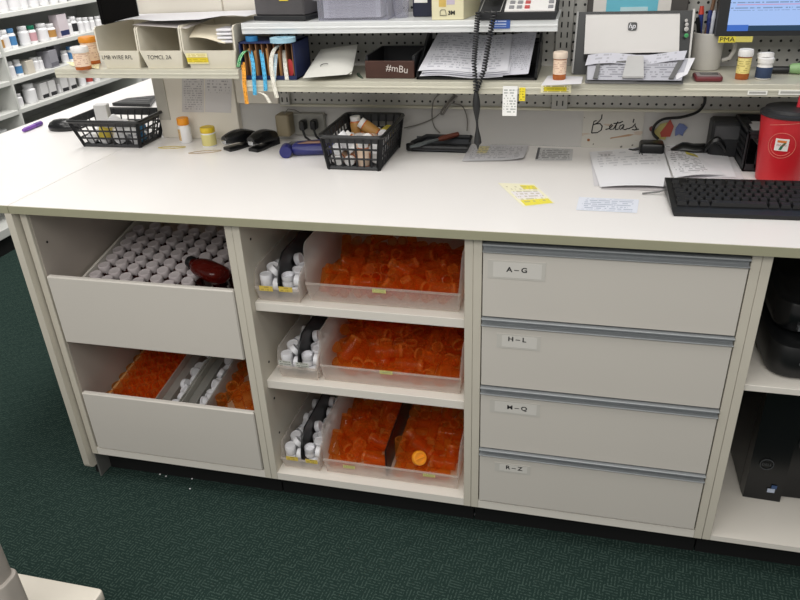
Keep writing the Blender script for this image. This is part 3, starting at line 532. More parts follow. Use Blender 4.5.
# --- four-drawer cabinet
c3 = thing('four_drawer_cabinet', 'white cabinet of four closed drawers with grey pull rails', 'cabinet', (1.47, .32, 0))
carcass(c3, 1.1727, 1.7597)
CARD = pm('label_card', 'd6d3cd', .35, var=.02); CARDE = pm('label_holder', 'c9c6bf', .3, var=.02)
rows = [(.694, .879, 'A-G'), (.502, .692, 'H-L'), (.309, .499, 'M-Q'), (.128, .307, 'R-Z')]
lpx = [((488, 259.5), (545, 281.5), (517, 270)), ((497, 333), (540, 351), (517, 339.5)), ((490, 399), (539.5, 417), (517, 408)), ((495, 462), (530, 475), (514, 468))]
for (z0, z1, tx), (a, b, t) in zip(rows, lpx):
    dr = part('drawer', MB().box(1.1945, 1.7375, .018, .034, z0+.002, z1-.020, .0012), FRONT, c3)
    rail = MB().box(1.1935, 1.7385, .012, .034, z1-.0195, z1-.0175, .0005).box(1.1935, 1.7385, .026, .034, z1-.018, z1-.003).box(1.1935, 1.7385, .0115, .034, z1-.004, z1, .001)
    part('pull_rail', rail, ALU, dr, 'grey aluminium pull rail')
    A, B, Tt = ony(*a, .018), ony(*b, .018), ony(*t, .018)
    lc = part('label_holder', MB().box(A.x, B.x, .0172, .018, B.z, A.z), CARDE, dr)
    part('label_card', MB().box(A.x+.012, B.x-.008, .0168, .0172, B.z+.004, A.z-.004), CARD, dr)
    part('lettering', text_mb(tx.replace('-', ' – '), .0165, front((Tt.x, .0166, Tt.z)), sx=1.12, bold=.028), INK, dr, 'black letters ' + tx)

# --- computer bay
c4 = thing('computer_bay', 'open white cabinet at the right holding a computer tower', 'cabinet', (2.1, .32, 0))
carcass(c4, 1.7603, 2.5, .0155)
part('shelf', MB().box(1.7797, 2.4806, .03, YB-.013, .552, .568, .0008), SHELFW, c4)
part('shade_backing', MB().box(1.7797, 2.4806, YB-.02, YB-.013, .568, ZT), pm('bay_shade', '35332f', .6), c4)  # dark sheet colours the bay's shade onto its back

# ------------------------------------------------------------------ computer tower
pf = ony(735, 497, .12)
ct = thing('computer_tower', 'black computer tower in the lower right bay', 'computer', (1.96, .4, .1155))
part('case', MB().box(1.878, 2.055, .215, .58, .1165, .50, .004), DARK, ct)
fb = part('front_bezel', MB().hexa([(1.880, .180, .1165), (1.970, .176, .1165), (1.970, .215, .1165), (1.878, .215, .1165)], [(1.880, .186, .50), (1.970, .182, .50), (1.970, .215, .50), (1.878, .215, .50)])
          .box(1.972, 2.055, .196, .216, .1165, .50, .004), pm('gloss_black', '0f1012', .25, var=.1), ct)
e = ony(767, 465, .176)
part('logo', MB().tube([(e.x+.016*math.cos(a*PI/12), .1775, e.z+.016*math.sin(a*PI/12)) for a in range(24)], .0012, 5, closed=True), pm('logo_grey', '55585c', .4, .3), fb)
part('lettering', text_mb('DELL', .011, front((e.x, .1765, e.z))), pm('logo_grey', '55585c', .4, .3), fb)
s1 = ony(771, 491, .174)
part('sticker', MB().box(s1.x-.009, s1.x+.009, .1745, .176, s1.z-.006, s1.z+.006), pm('sticker_silver', 'b9c4d8', .3), fb, 'small silver sticker')
part('sticker', MB().box(s1.x-.001, s1.x+.012, .1745, .176, s1.z+.007, s1.z+.018), pm('sticker_blue', '34507c', .3), fb, 'small blue sticker')
part('power_button', MB().lathe([(.022, 0), (.022, .004), (.018, .006)], 20, T3(2.005, .196, .30) @ RX(PI/2)), DARK2, fb)

# printer above
def rrect(x0, x1, y0, y1, r, n=5):
    pts = []
    for cx, cy, a0 in ((x1-r, y1-r, 0), (x0+r, y1-r, 90), (x0+r, y0+r, 180), (x1-r, y0+r, 270)):
        for k in range(n+1):
            a = math.radians(a0+90*k/n); pts.append((cx+r*math.cos(a), cy+r*math.sin(a)))
    return pts
def rbox(mb, x0, x1, y0, y1, z0, z1, r, e=.006, mi=0, T=None):
    rings = []
    for z, i in ((z0, e), (z0+e*.3, e*.3), (z0+e, 0), (z1-e, 0), (z1-e*.3, e*.3), (z1, e)):
        rings.append([(T @ Vector((x, y, z))) if T is not None else (x, y, z) for x, y in rrect(x0+i, x1-i, y0+i, y1-i, max(r-i, .001))])
    return mb.loft(rings, mi)
pr = thing('label_printer', 'black rounded printer on the shelf of the right bay', 'printer', (2.0, .25, .569))
part('lower_body', rbox(MB(), 1.832, 2.2, .062, .4, .570, .655, .05, .016), DARK, pr)
part('upper_cover', rbox(MB(), 1.842, 2.19, .115, .40, .656, .735, .05, .02), pm('gloss_black', '0f1012', .25, var=.1), pr)
part('paper_slot', MB().box(1.89, 2.12, .058, .066, .612, .616), pm('slot_grey', '7a7d80', .3, .4), pr)
part('badge', MB().box(1.885, 1.95, .105, .118, .672, .682), pm('slot_grey', '7a7d80', .3, .4), pr)

# ================================================================== DRAWER CONTENTS
CAPW = pm('cap_white', 'd8cfd0', .45, var=.06, scale=60)
def ribbed(r, h, n=24, base=0., dome=.002):
    return MB().lathe([(r*.97, base), (r, base+.001), (r, base+h-.003), (r*.93, base+h-.0006), (r*.8, base+h), (r*.7, base+h-dome*.4), (r*.001, base+h-dome*.2)], n, cap1=False)
ab = thing('syrup_bottle', 'dark amber bottle with white cap standing in the upper left drawer', 'bottle', (0, 0, -5), group='dark bottles in the upper left drawer')
part('bottle_body', MB().lathe([(.0185, 0), (.0195, .003), (.0195, .055), (.017, .062), (.012, .066)], 14), pm('amber_glass_dark', '3a1210', .15, var=.1, coat=.3), ab, world=False)
part('cap', ribbed(.0178, .0205, 18, .064), CAPW, ab, 'white screw cap', world=False)
tilt = math.atan(TL); first = True
rb = onz(205, 268, .69)
for i in range(11):
    for j in range(10):
        x = .062+i*.0478; y = .066+j*.0395+(.02 if i % 2 else 0)
        if .375 < x < .51 and .085 < y < .25: continue
        x += random.uniform(-.0015, .0015); y += random.uniform(-.002, .002)
        loc = (x, y, zs1(y)-.087); rot = (tilt+random.uniform(-.03, .03), random.uniform(-.03, .03), 0)
        if first: ab.location = loc; ab.rotation_euler = rot; first = False
        else: dup(ab, loc, rot)
# red bottle lying across the gap
rt = thing('red_bottle', 'dark red translucent flat bottle lying among the white caps in the upper left drawer', 'bottle', (.415, .165, .655), (.30, -.06, PI-.45))
rings = []
for t, sx, sz in ((-.062, .018, .01), (-.058, .028, .02), (-.045, .036, .027), (.02, .036, .027), (.04, .03, .023), (.052, .016, .015), (.07, .014, .013)):
    rings.append([(t, sx*math.cos(a*PI/8)*1.1, .03+sz*math.sin(a*PI/8)) for a in range(16)])
part('bottle_body', MB().loft(rings), AMBERD, rt, world=False)
part('cap', MB().lathe([(.016, 0), (.017, .002), (.017, .018), (.014, .02)], 18, T3(.066, 0, .03) @ RY(PI/2)), DARK, rt, 'black cap', world=False)
ov = min((ony(218, 268, .05+.005*k) for k in range(60)), key=lambda q: abs(q.z-zs1(q.y)-.012))
ot = thing('orange_cap_bottle', 'small bottle with an orange cap beside the red bottle in the upper left drawer', 'bottle', (ov.x, ov.y, zs1(ov.y)-.076), (tilt, 0, 0))
part('bottle_body', MB().lathe([(.0175, 0), (.0185, .003), (.0185, .06), (.014, .066)], 14), pm('amber_glass_dark', '3a1210', .15), ot, world=False)
part('cap', ribbed(.0165, .022, 18, .066), pm('cap_orange_pale', 'c98052', .45), ot, 'orange cap', world=False)

# --- vials and caps
def vial_mesh(r, h, n=16):
    h2 = h/2
    return MB().lathe([(r*.9, -h2), (r*.97, -h2+.002, 0), (r*.97, h2-.008, 1), (r*1.03, h2-.0075, 1), (r*1.03, h2, 1), (r*.93, h2, 1), (r*.93, h2-.005)], n, cap1=False).lathe([(r*.80, -h2-.0003), (r*.92, -h2-.0003)], n, mi=1, cap0=False, cap1=False).mesh('vial', [AMBER, RIM])
def cap_mesh(r, h, n=16):
    return MB().lathe([(r, -h/2), (r, h/2-.002), (r*.93, h/2), (r*.82, h/2-.0015), (r*.01, h/2-.001)], n, cap0=False, cap1=False).lathe([(r*.86, -h/2), (r*.86, h/2-.004)], n, cap0=False).mesh('cap', pm('vial_cap_white', 'e6e6ea', .4, var=.04))
def scatter(name, label, cat, group, me, rows, origin, flip=False, keep=None, meshes=None):
    ox, oy, oz = origin
    for r in rows:
        x, y, z, qw, qx, qy, qz, k = r
        if keep and not keep(x/1000, y/1000, z/1000): continue
        o = obj(name, meshes[k] if meshes else me, None, (ox+x/1000, oy+y/1000, oz+z/1000))
        o.rotation_mode = 'QUATERNION'; o.rotation_quaternion = Quaternion((qw/100, qx/100, qy/100, qz/100)).normalized()
        tag(o, label, cat, group)
VA, VB, VC = vial_mesh(.0135, .060), vial_mesh(.0165, .070), vial_mesh(.016, .068)
VD = vial_mesh(.0155, .066)
CM = cap_mesh(.0165, .014)
def bin_mb(x0, x1, y0, y1, z0, h, lip, flare=.006, t=.0025):
    """hopper bin: low front lip leaning out, side walls rising behind it"""
    mb = MB(); f = flare
    # floor
    mb.box(x0+.008, x1-.008, y0+.01, y1, z0, z0+t)
    # back
    mb.hexa([(x0+.008, y1-t, z0), (x1-.008, y1-t, z0), (x1-.008, y1, z0), (x0+.008, y1, z0)], [(x0, y1-t, z0+h), (x1, y1-t, z0+h), (x1, y1, z0+h), (x0, y1, z0+h)])
    # lip
    mb.hexa([(x0+.008, y0+.010, z0), (x1-.008, y0+.010, z0), (x1-.008, y0+.010+t, z0), (x0+.008, y0+.010+t, z0)], [(x0+.003, y0, z0+lip), (x1-.003, y0, z0+lip), (x1-.003, y0+t, z0+lip), (x0+.003, y0+t, z0+lip)])
    mb.box(x0+.003, x1-.003, y0-.003, y0+.003, z0+lip-.004, z0+lip, .001)
    for xa, xb, s in ((x0, x0+.008, 1), (x1, x1-.008, -1)):
        pts = [(y0+.010, z0), (y1, z0), (y1, z0+h), (y0+.030, z0+h), (y0+.018, z0+h*.93), (y0+.006, z0+h*.62), (y0, z0+lip)]
        def X(z): return xb+(xa-xb)*min(1, (z-z0)/h)
        n = len(pts)
        vs = [(X(z), y, z) for y, z in pts]+[(X(z)+s*t, y, z) for y, z in pts]
        mb.add(vs, [tuple(range(n)), tuple(range(n, 2*n))[::-1]]+[((i+1) % n, i, n+i, n+(i+1) % n) for i in range(n)])
    return mb
def yl(root, px, y, w=.034, h=.011, mat=None, rows=2):
    p = ony(*px, y); par = root
    o = part('label_sticker', MB().sheet([(p.x-w/2, y, p.z-h/2), (p.x+w/2, y, p.z-h/2), (p.x+w/2, y, p.z+h/2), (p.x-w/2, y, p.z+h/2)], 1, 1), mat, par, 'small printed label')
    return o
STK = printed('bin_sticker', 'd9d48a', '5b6a35', rows=3, dens=.65, words=9, x=(.05, .95), y=(.1, .95))
STKY = printed('bin_sticker_yellow', 'd8bd55', '8a7440', rows=2, dens=.5, words=6)
STKW = printed('bin_sticker_white', 'c9cac2', '3b3c38', rows=2, dens=.6, words=6)
BINS = [('top', .6725, .15, 304, 0), ('middle', .433, .14, 316, 1), ('bottom', .1265, .145, 325, 2)]
for nm, z0, h, _, k in BINS:
    x0, x1 = (.744, 1.140) if k == 0 else ((.760, 1.142) if k == 1 else (.745, 1.138))
    yf = (.062, .06, .043)[k]
    b = thing('storage_bin', 'large frosted bin of orange vials on the %s' % ('bottom of the middle cabinet, divided in two' if k == 2 else '%s shelf of the middle cabinet' % nm), 'bin', ((x0+x1)/2, .24, z0))
    part('bin_body', bin_mb(x0, x1, yf, .40, z0, h, .053), FROST, b)
    lab = [((379, 291),), ((386, 372.5),), ((349, 467), (429, 475.5))][k]
    for (px,) in [(q,) for q in lab]: yl(b, px, yf-.0005+.002-.004, mat=STK)
    if k == 2:
        part('divider', MB().hexa([(.926, .060, z0+.004), (.930, .060, z0+.004), (.930, .39, z0+.004), (.926, .39, z0+.004)], [(.926, .060, z0+.095), (.930, .060, z0+.095), (.930, .39, z0+.108), (.926, .39, z0+.108)]), DARK, b, 'black divider')
xm = .942
scatter('vial', 'small empty orange vial heaped in the top frosted bin of the middle cabinet', 'vial', 'small orange vials in the top bin', VA, SIM['binA'], (xm, .235, .676))
scatter('vial', 'empty orange vial heaped in the frosted bin on the middle shelf', 'vial', 'orange vials in the middle bin', VB, SIM['binB'], (.951, .225, .4365))
scatter('vial', 'empty orange vial heaped left of the black divider in the bottom bin', 'vial', 'orange vials in the left half of the bottom bin', VC, SIM['binC'], (.839, .205, .130))
scatter('vial', 'empty orange vial heaped right of the black divider in the bottom bin', 'vial', 'orange vials in the right half of the bottom bin', VC, SIM['binD'], (1.030, .205, .130))
# one orange capped vial on top of the heap
pv = onz(418, 455, .215)
ov = thing('capped_vial', 'orange vial with a bright orange cap on top of the bottom bin heap', 'vial', (pv.x, pv.y, .205), (math.radians(58), 0, .75))
part('vial_body', MB().lathe([(.017, -.06), (.018, -.058), (.018, 0)], 18), AMBER, ov, world=False)
part('cap', MB().lathe([(.0195, 0), (.0205, .002), (.0205, .012), (.019, .014), (.014, .0145), (.013, .012), (.001, .012)], 22, cap1=False).box(-.014, .014, -.002, .002, .011, .016, .001),
     pm('cap_orange', 'f59a22', .35), ov, 'bright orange cap', world=False)
# small cap bins
SB = [('top', .6725, .6135, .738, 0, STKY), ('middle', .433, .640, .758, 1, STKW), ('bottom', .1265, .618, .740, 2, STKY)]
for nm, z0, x0, x1, k, st in SB:
    b = thing('cap_bin', 'small frosted bin of white caps on the %s' % ('bottom of the middle cabinet' if k == 2 else nm+' shelf of the middle cabinet'), 'bin', ((x0+x1)/2, .22, z0))
    yf = (.045, .055, .040)[k]
    part('bin_body', bin_mb(x0, x1, yf, .37, z0, .085, .040), FROST, b)
    xc = (x0+x1)/2
    part('divider', MB().prism([(yf+.014, z0+.004), (.365, z0+.004), (.365, z0+.115), (yf+.06, z0+.112), (yf+.03, z0+.09), (yf+.014, z0+.05)], .004, 0, Matrix(((0, 0, 1, xc-.002), (1, 0, 0, 0), (0, 1, 0, 0), (0, 0, 0, 1)))), DARK, b, 'black divider')
    pl = [((266, 288.5), (285.5, 289.5)), ((285, 363), (302, 365)), ((292, 458.5), (311.5, 461.5))][k]
    for px in pl: yl(b, px, yf-.004, .036, .014, st)
    for s, key in ((-1, 'capA'), (1, 'capB')):
        scatter('bottle_top', 'loose white vial cap piled %s of the divider in the %s small bin' % ('left' if s < 0 else 'right', nm), 'cap', 'white caps %s half of the %s small bin' % ('left' if s < 0 else 'right', nm),
                CM, SIM[key], (xc+s*.029, yf+.150, z0+.004+.016))
        lift = part('false_floor', MB().box(xc+s*.029-.0265, xc+s*.029+.0265, yf+.014, .366, z0+.003, z0+.019), FROST, b)

# --- lower left drawer: standing vials, two trays of caps, loose vials
VR = MB().lathe([(.0185, 0), (.0195, .002), (.0195, .062), (.0205, .063), (.0205, .073, 1), (.0183, .073, 1), (.0183, .068)], 18, cap1=False).mesh('vial', [AMBER, RIM])
t2 = math.atan(.14)
for i in range(4):
    for j in range(8):
        x = .060+i*.0425; y = .062+j*.0425+(.021 if i % 2 else 0)
        o = obj('vial', VR, None, (x, y, zs2(y)-.0865), (t2, 0, 0)); tag(o, 'orange vial standing in the rows on the left of the lower left drawer', 'vial', 'standing orange vials in the lower left drawer')
def wedge(x0, x1, za, zb, y0=.04, y1=.5):
    return MB().hexa([(x0, y0, zs2(y0)+za), (x1, y0, zs2(y0)+za), (x1, y1, zs2(y1)+za), (x0, y1, zs2(y1)+za)], [(x0, y0, zs2(y0)+zb), (x1, y0, zs2(y0)+zb), (x1, y1, zs2(y1)+zb), (x0, y1, zs2(y1)+zb)])
for xa, xb, w, key in ((.222, .302, 'left', 'capA'), (.308, .388, 'right', 'capB')):
    t = thing('cap_tray', 'grey tray of white caps in the lower left drawer, %s of two' % w, 'tray', ((xa+xb)/2, .25, .2), group='cap trays in the lower left drawer')
    mb = wedge(xa, xb, -.086, -.083)
    for q in (wedge(xa, xa+.003, -.083, .004), wedge(xb-.003, xb, -.083, .004)): mb.add(q.v, q.f)
    q = wedge(xa+.003, xa+.030, -.083, -.02); mb.add(q.v, q.f)
    part('tray_body', mb, FROSTG, t)
    n = 0
    for r in SIM[key]:
        x, y, z = r[:3]
        if n > 15: break
        n += 1
        yy = .07+n*.021; xx = (xa+xb)/2+.012+random.uniform(-.006, .008)
        o = obj('bottle_top', CM, None, (xx, yy, zs2(yy)-.030+random.uniform(-.008, .014)), (random.uniform(.3, 1.4), random.uniform(-.5, .5), random.uniform(0, 6)))
        tag(o, 'loose white vial cap in the %s tray of the lower left drawer' % w, 'cap', 'white caps in the %s drawer tray' % w)
for n_ in range(24):
    i, j = n_ % 3, n_ // 3
    x = .413+i*.050; y = .085+j*.046
    up = n_ in (3, 4, 7)
    o = obj('vial', VD, None, (x+random.uniform(-.004, .004), y, zs2(y)-(.034 if not up else .036)), ((t2 if up else random.uniform(1.3, 1.8)), 0, random.uniform(-.5, .5)))
    tag(o, 'loose orange vial at the right of the lower left drawer', 'vial', 'loose orange vials in the lower left drawer')
pv = ony(232, 391, .07)
o = obj('vial', VB, None, (pv.x, .085, pv.z-.012), (.5, .1, 0)); tag(o, 'shiny orange vial standing above the others at the right of the lower left drawer', 'vial')
# ================================================================== WALL SHELVES
def wall_shelf(label, x0, x1, y0, z, lip, mat, yb=.668):
    t = thing('wall_shelf', label, 'shelf', ((x0+x1)/2, yb, z))
    part('deck', MB().box(x0, x1, y0+.004, yb, z-.004, z), mat, t)
    part('front_lip', MB().box(x0, x1, y0, y0+.004, z-lip, z-.0005, .001).box(x0, x1, y0-.002, y0+.004, z-lip*.62, z-lip*.38, .002), mat, t)
    return t
s_low = wall_shelf('long lower cream metal shelf over the worktop', .474, 2.6, .423, SH, .029, METALW, .655)
s_up = wall_shelf('short upper white metal shelf carrying the telephone', .482, 1.312, .45, SH2, .028, METALW2, .655)
sl = wall_shelf('cream shelf under the three white bins, overhanging the side counter', -.108, .470, .42, 1.172, .024, METALW, .645)
part('bracket', MB().box(.064, .068, .52, .645, 1.128, 1.149), METALW, sl)
BINZ = 1.1725
# tags on the shelf edges
def edge_tag(name, label, cat, px0, px1, y, mat, dz=0):
    a = ony(*px0, y); b = ony(*px1, y)
    return single(name, MB().sheet([(a.x, y, b.z), (b.x, y-dz, b.z), (b.x, y-dz, a.z), (a.x, y, a.z)], 1, 1), mat, label, cat)
edge_tag('shelf_label', 'blue label stuck on the upper shelf edge under the telephone', 'label', (491, 20), (510, 28.5), .4465, printed('blue_tag', '3d5fa8', 'dfe6f4', rows=3, dens=.7, words=10, x=(.1, .8), y=(.2, .9)))
edge_tag('hanging_tag', 'white printed tag hanging from the lower shelf edge', 'label', (503, 86), (516.5, 116), .4195, printed('white_tag', 'ececea', '5f6a66', rows=11, dens=.5, words=7))
edge_tag('shelf_label', 'small yellow label right of the white hanging tag', 'label', (519.5, 87.5), (525, 101), .4195, printed('yellow_tag', 'ead63a', '5c531a', rows=5, dens=.5, words=4))
edge_tag('shelf_label', 'white printed strip on the lower shelf edge under the yellow vial', 'label', (748, 90.5), (767, 95), .4195, printed('white_strip', 'efeee8', '55534e', rows=1, dens=.8, words=14, y=(.1, .95)))
edge_tag('shelf_label', 'white printed strip on the lower shelf edge at the right frame edge', 'label', (779, 90), (803, 95), .4195, printed('white_strip2', 'efeee8', '55534e', rows=1, dens=.8, words=20, y=(.1, .95)))

# --- three white bins
def hopper(x0, x1, label, txt=None):
    t = thing('parts_bin', label, 'bin', ((x0+x1)/2, .55, BINZ))
    z0 = BINZ; z1 = 1.284; zl = z0+.048; y0 = .436; y1 = .632; w = .004
    mb = MB().box(x0+.010, x1-.010, y0+.006, y1, z0, z0+.003)
    mb.box(x0, x1, y1-.003, y1, z0, z1)
    mb.hexa([(x0+.013, y0+.005, z0), (x1-.013, y0+.005, z0), (x1-.013, y0+.009, z0), (x0+.013, y0+.009, z0)], [(x0+.001, y0-.006, zl), (x1-.001, y0-.006, zl), (x1-.001, y0-.002, zl), (x0+.001, y0-.002, zl)])
    for xa, xb, s in ((x0, x0+.012, 1), (x1, x1-.012, -1)):
        pts = [(y0+.006, z0), (y1, z0), (y1, z1), (y0+.006, z1), (y0-.002, z1-.006), (y0-.004, zl)]
        X = lambda z: xb+(xa-xb)*min(1, (z-z0)/.048)
        n = len(pts)
        vs = [(X(z), y, z) for y, z in pts]+[(X(z)+s*w, y, z) for y, z in pts]
        mb.add(vs, [tuple(range(n)), tuple(range(n, 2*n))[::-1]]+[((i+1) % n, i, n+i, n+(i+1) % n) for i in range(n)])
    part('bin_body', mb, CREAM, t)
    if txt:
        part('lettering', text_mb(txt, .0155, front(((x0+x1)/2-.008, y0-.0042, z0+.030)) @ RX(-.16), sx=1.0), INK, t, 'handwritten black letters')
    return t
hopper(.042, .172, 'left white open bin with handwritten letters on the cream shelf', 'LMB W/RE RFL')
hopper(.174, .306, 'middle white open bin with handwritten letters on the cream shelf', 'TOMCL 2A')
b3 = hopper(.308, .466, 'right white open bin with a yellow label on the cream shelf')
A, B = ony(186, 53, .434), ony(209, 64, .434)
part('label', MB().sheet([(A.x, .435, B.z), (B.x, .435, B.z), (B.x, .430, A.z), (A.x, .430, A.z)], 1, 1), printed('bin_yellow', 'efe6b0', 'b59a20', rows=6, dens=.6, words=6, extra=[(0, 1, .15, .6, 'e6cf3a')]), b3, 'yellow label')
def crumple(a, f, g, s=0): return lambda u, v: a*math.sin(f*u*6.28+s)*math.cos(g*v*6.28+s*1.7)
A, B, C_, D = Vector((.325, .448, 1.252)), Vector((.43, .446, 1.240)), Vector((.42, .52, 1.275)), Vector((.315, .52, 1.282))
paper('folded_paper', 'crumpled cream slip sticking out of the right white bin', 'paper', [A, B, C_, D], pm('slip_cream', 'e6ddc6', .7), lift=crumple(.004, .7, .6))
for k in range(4):
    z = 1.236+k*.010
    single('paper_pad', MB().box(.405, .450, .452, .52, z, z+.007, .002), PAPER, 'small white pad stacked at the right side of the right white bin', 'paper', group='white pads in the right white bin')
# papers lying over the bins
paper('paper_sheet', 'white paper sheets lying across the tops of the white bins', 'paper', [(.10, .432, 1.290), (.50, .45, 1.297), (.50, .64, 1.297), (.03, .64, 1.290)], PAPER, 12, 6, lambda u, v: .012*max(0, math.sin(u*9))*(1-v)*.6+.004)
paper('paper_sheet', 'lower paper sheet sagging into the right white bin', 'paper', [(.165, .434, 1.288), (.33, .434, 1.277), (.34, .6, 1.288), (.165, .6, 1.289)], pm('paper_grey', 'cfc9c6', .7), 8, 4)
# black board behind the left bin
bx = onz(105, 24, 1.296)
q0, q1 = onx(105, 24, bx.x), onx(140, 18, bx.x)
single('black_board', MB().box(bx.x-.012, bx.x, q0.y, q1.y, 1.294, 1.62, .002), pm('matte_black', '0a0909', .85, spec=.1), 'black flat panel standing upright over the left white bin', 'panel')
# dark box etc. on the upper shelf -----------------------------------------
SMOKE = clear('smoky_plastic', 'b0aeb0', '6d6a6c', .6, .25, .5)
def corners(*ps): return [tuple(p) for p in ps]
t = thing('smoky_box', 'smoky grey plastic box with a yellow sticker at the left of the upper shelf', 'box', (.60, .55, SH2+.001))
x0, x1, y0, y1 = .512, .672, .482, .64
T = T3((x0+x1)/2, (y0+y1)/2, 0) @ RZ(-.16) @ T3(-(x0+x1)/2, -(y0+y1)/2, 0)
part('base', MB().box(x0, x1, y0, y1, SH2+.001, SH2+.013, .002, T=T), DARK2, t, 'black base')
part('lid', MB().box(x0+.004, x1-.004, y0+.004, y1-.004, SH2+.013, SH2+.11, .004, T=T), SMOKE, t)
part('sticker', MB().box(x0+.085, x0+.112, y0+.002, y0+.0035, SH2+.05, SH2+.085, T=T), YELLOW, t, 'yellow sticker')
t = thing('file_box', 'clear plastic box of stacked printed forms on the upper shelf', 'box', (.78, .56, SH2+.001))
part('box_body', MB().box(.692, .882, .478, .482, SH2+.001, SH2+.05).box(.692, .696, .482, .648, SH2+.001, SH2+.05).box(.878, .882, .482, .648, SH2+.001, SH2+.05).box(.692, .882, .478, .648, SH2+.001, SH2+.004).box(.682, .892, .470, .65, SH2+.05, SH2+.056, .002), CLEARP, t)
FORM = printed('form', 'd9d8dc', '77767c', rows=5, dens=.62, words=18)
mbp = MB()
for k in range(7):
    single('form_stack', MB().sheet([(.705, .488, SH2+.006+k*.007), (.86, .488, SH2+.006+k*.007), (.86, .488, SH2+.012+k*.007), (.705, .488, SH2+.012+k*.007)], 1, 1).box(.705, .86, .489, .63, SH2+.0055+k*.007, SH2+.0122+k*.007), FORM,
           'bundle of printed forms in the clear box on the upper shelf', 'paper', group='form bundles in the clear box')
t = thing('plastic_cup', 'small clear plastic cup on the upper shelf', 'cup', (.905, .53, SH2+.001))
part('cup_body', MB().lathe([(.018, 0), (.024, .06), (.025, .062), (.0235, .06), (.0175, .002)], 20), CLEARP, t, world=False)
t = thing('navy_box', 'dark navy box right of the clear cup on the upper shelf', 'box', (.958, .56, SH2+.001))
part('box_body', rbox(MB(), .935, .992, .53, .63, SH2+.001, SH2+.10, .006, .003), pm('navy_dark', '161b33', .5), t)
part('label', MB().box(.94, .975, .5285, .5298, SH2+.035, SH2+.06), WPLAST, t, 'pale label')
# 3M dispenser box
t = thing('tape_box', 'cream box with a small picture and the mark 3M on the upper shelf', 'box', (1.05, .52, SH2+.001))
part('box_body', MB().hexa([(1.000, .4615, SH2+.001), (1.080, .4615, SH2+.001), (1.103, .60, SH2+.001), (1.005, .60, SH2+.001)], [(1.000, .4615, SH2+.12), (1.080, .4615, SH2+.12), (1.103, .60, SH2+.12), (1.005, .60, SH2+.12)]), pm('carton_cream', 'e3dcb8', .6, var=.02), t)
yv = .4608
part('picture', MB().box(1.018, 1.036, yv, .4615, SH2+.031, SH2+.050), pm('pic_yellow', 'e5c46a', .6, var=.2), t, 'yellow picture')
part('picture', MB().box(1.038, 1.058, yv, .4615, SH2+.036, SH2+.052), pm('pic_lilac', 'cfc3d2', .6, var=.1), t, 'pale lilac print')
part('pictogram', MB().tube([(1.021, yv, SH2+.011), (1.021, yv, SH2+.020), (1.024, yv, SH2+.024), (1.034, yv, SH2+.024), (1.037, yv, SH2+.011)], .0007, 4, closed=True), INK, t)
part('lettering', text_mb('3M', .0125, front((1.050, yv, SH2+.0165)), sx=1.1, bold=.05), INK, t, 'black letters 3M')
# telephone
t = thing('telephone', 'black desk telephone with white keypad and long hanging coiled cord', 'telephone', (1.21, .53, SH2+.001))
ph = lambda y: SH2+.016+(y-.445)*.32
def tslab(x0, x1, y0, y1, a, b): return [(x0, y0, ph(y0)+a), (x1, y0, ph(y0)+a), (x1, y1, ph(y1)+a), (x0, y1, ph(y1)+a)], [(x0, y0, ph(y0)+b), (x1, y0, ph(y0)+b), (x1, y1, ph(y1)+b), (x0, y1, ph(y1)+b)]
part('base', MB().hexa([(1.117, .445, SH2+.001), (1.306, .445, SH2+.001), (1.306, .63, SH2+.001), (1.117, .63, SH2+.001)], [(1.117, .445, ph(.445)), (1.306, .445, ph(.445)), (1.306, .63, ph(.63)), (1.117, .63, ph(.63))]), DARK2, t)
part('keypad', MB().hexa(*tslab(1.182, 1.302, .452, .62, 0, .003)), WPLAST, t, 'white keypad plate')
for r in range(5):
    for c in range(6):
        if r < 2 and c in (3, 4): continue
        y = .466+r*.026; x = 1.198+c*.0188
        part('key', MB().hexa(*tslab(x-.006, x+.006, y-.006, y+.006, .003, .006)), pm('key_red', 'c05050', .5) if (c == 2 and r < 2) else pm('key_grey', '8c8c90', .5), t)
part('cradle_trim', MB().tube([(1.122, .45, ph(.45)+.001), (1.172, .45, ph(.45)+.001), (1.180, .62, ph(.62)+.001), (1.130, .62, ph(.62)+.001)], .0012, 5, closed=True), pm('trim_grey', 'a9a9a6', .4), t)
hs = MB(); rings = []
for k in range(11):
    y = .475+k*.0155; e = 1 if k in (0, 1, 2, 8, 9, 10) else .62
    zc = ph(y)+.03+.010*math.sin(k/10*PI)
    rings.append([(1.152+.022*e*math.cos(a*PI/6), y, zc+.015*e*math.sin(a*PI/6)-(1-e)*-.004) for a in range(12)])
part('handset', hs.loft(rings), DARK, t)
def coil(p0, p1, r, turns, wire):
    p0, p1 = Vector(p0), Vector(p1); ax = (p1-p0).normalized(); u = ax.cross(Vector((0, 1, 0))).normalized(); w = ax.cross(u); pts = []
    n = int(turns*7)
    for i in range(n+1):
        a = i/n; th = a*turns*2*PI
        pts.append(p0+(p1-p0)*a+u*(r*math.cos(th))+w*(r*math.sin(th)))
    return pts
yk = .413
k0, k1, k2 = ony(478, 12, yk), ony(476, 92, yk), ony(478, 150, yk)
k3 = ony(494, 12, yk)
km = ony(474, 62, yk)
part('coiled_cord', MB().tube([(1.13, .455, ph(.45)+.004), (k0.x+.002, .445, SH2+.012)]+coil(k0, km, .0055, 20, 0)+coil(km, k1, .005, 10, 0), .0021, 5), DARK2, t, 'black coiled cord')
part('coiled_cord', MB().tube([(1.15, .455, ph(.45)+.004), (k3.x+.001, .445, SH2+.012)]+coil(k3, ony(484, 70, yk), .0055, 20, 0)+coil(ony(484, 70, yk), k1, .005, 8, 0), .0021, 5), DARK2, t, 'black coiled cord')
tp = [k1+(k2-k1)*(i/24) for i in range(25)]
rr = [.0065+.0035*math.sin(i/24*PI*3-.4) if i < 22 else .006-.0018*(i-21) for i in range(25)]
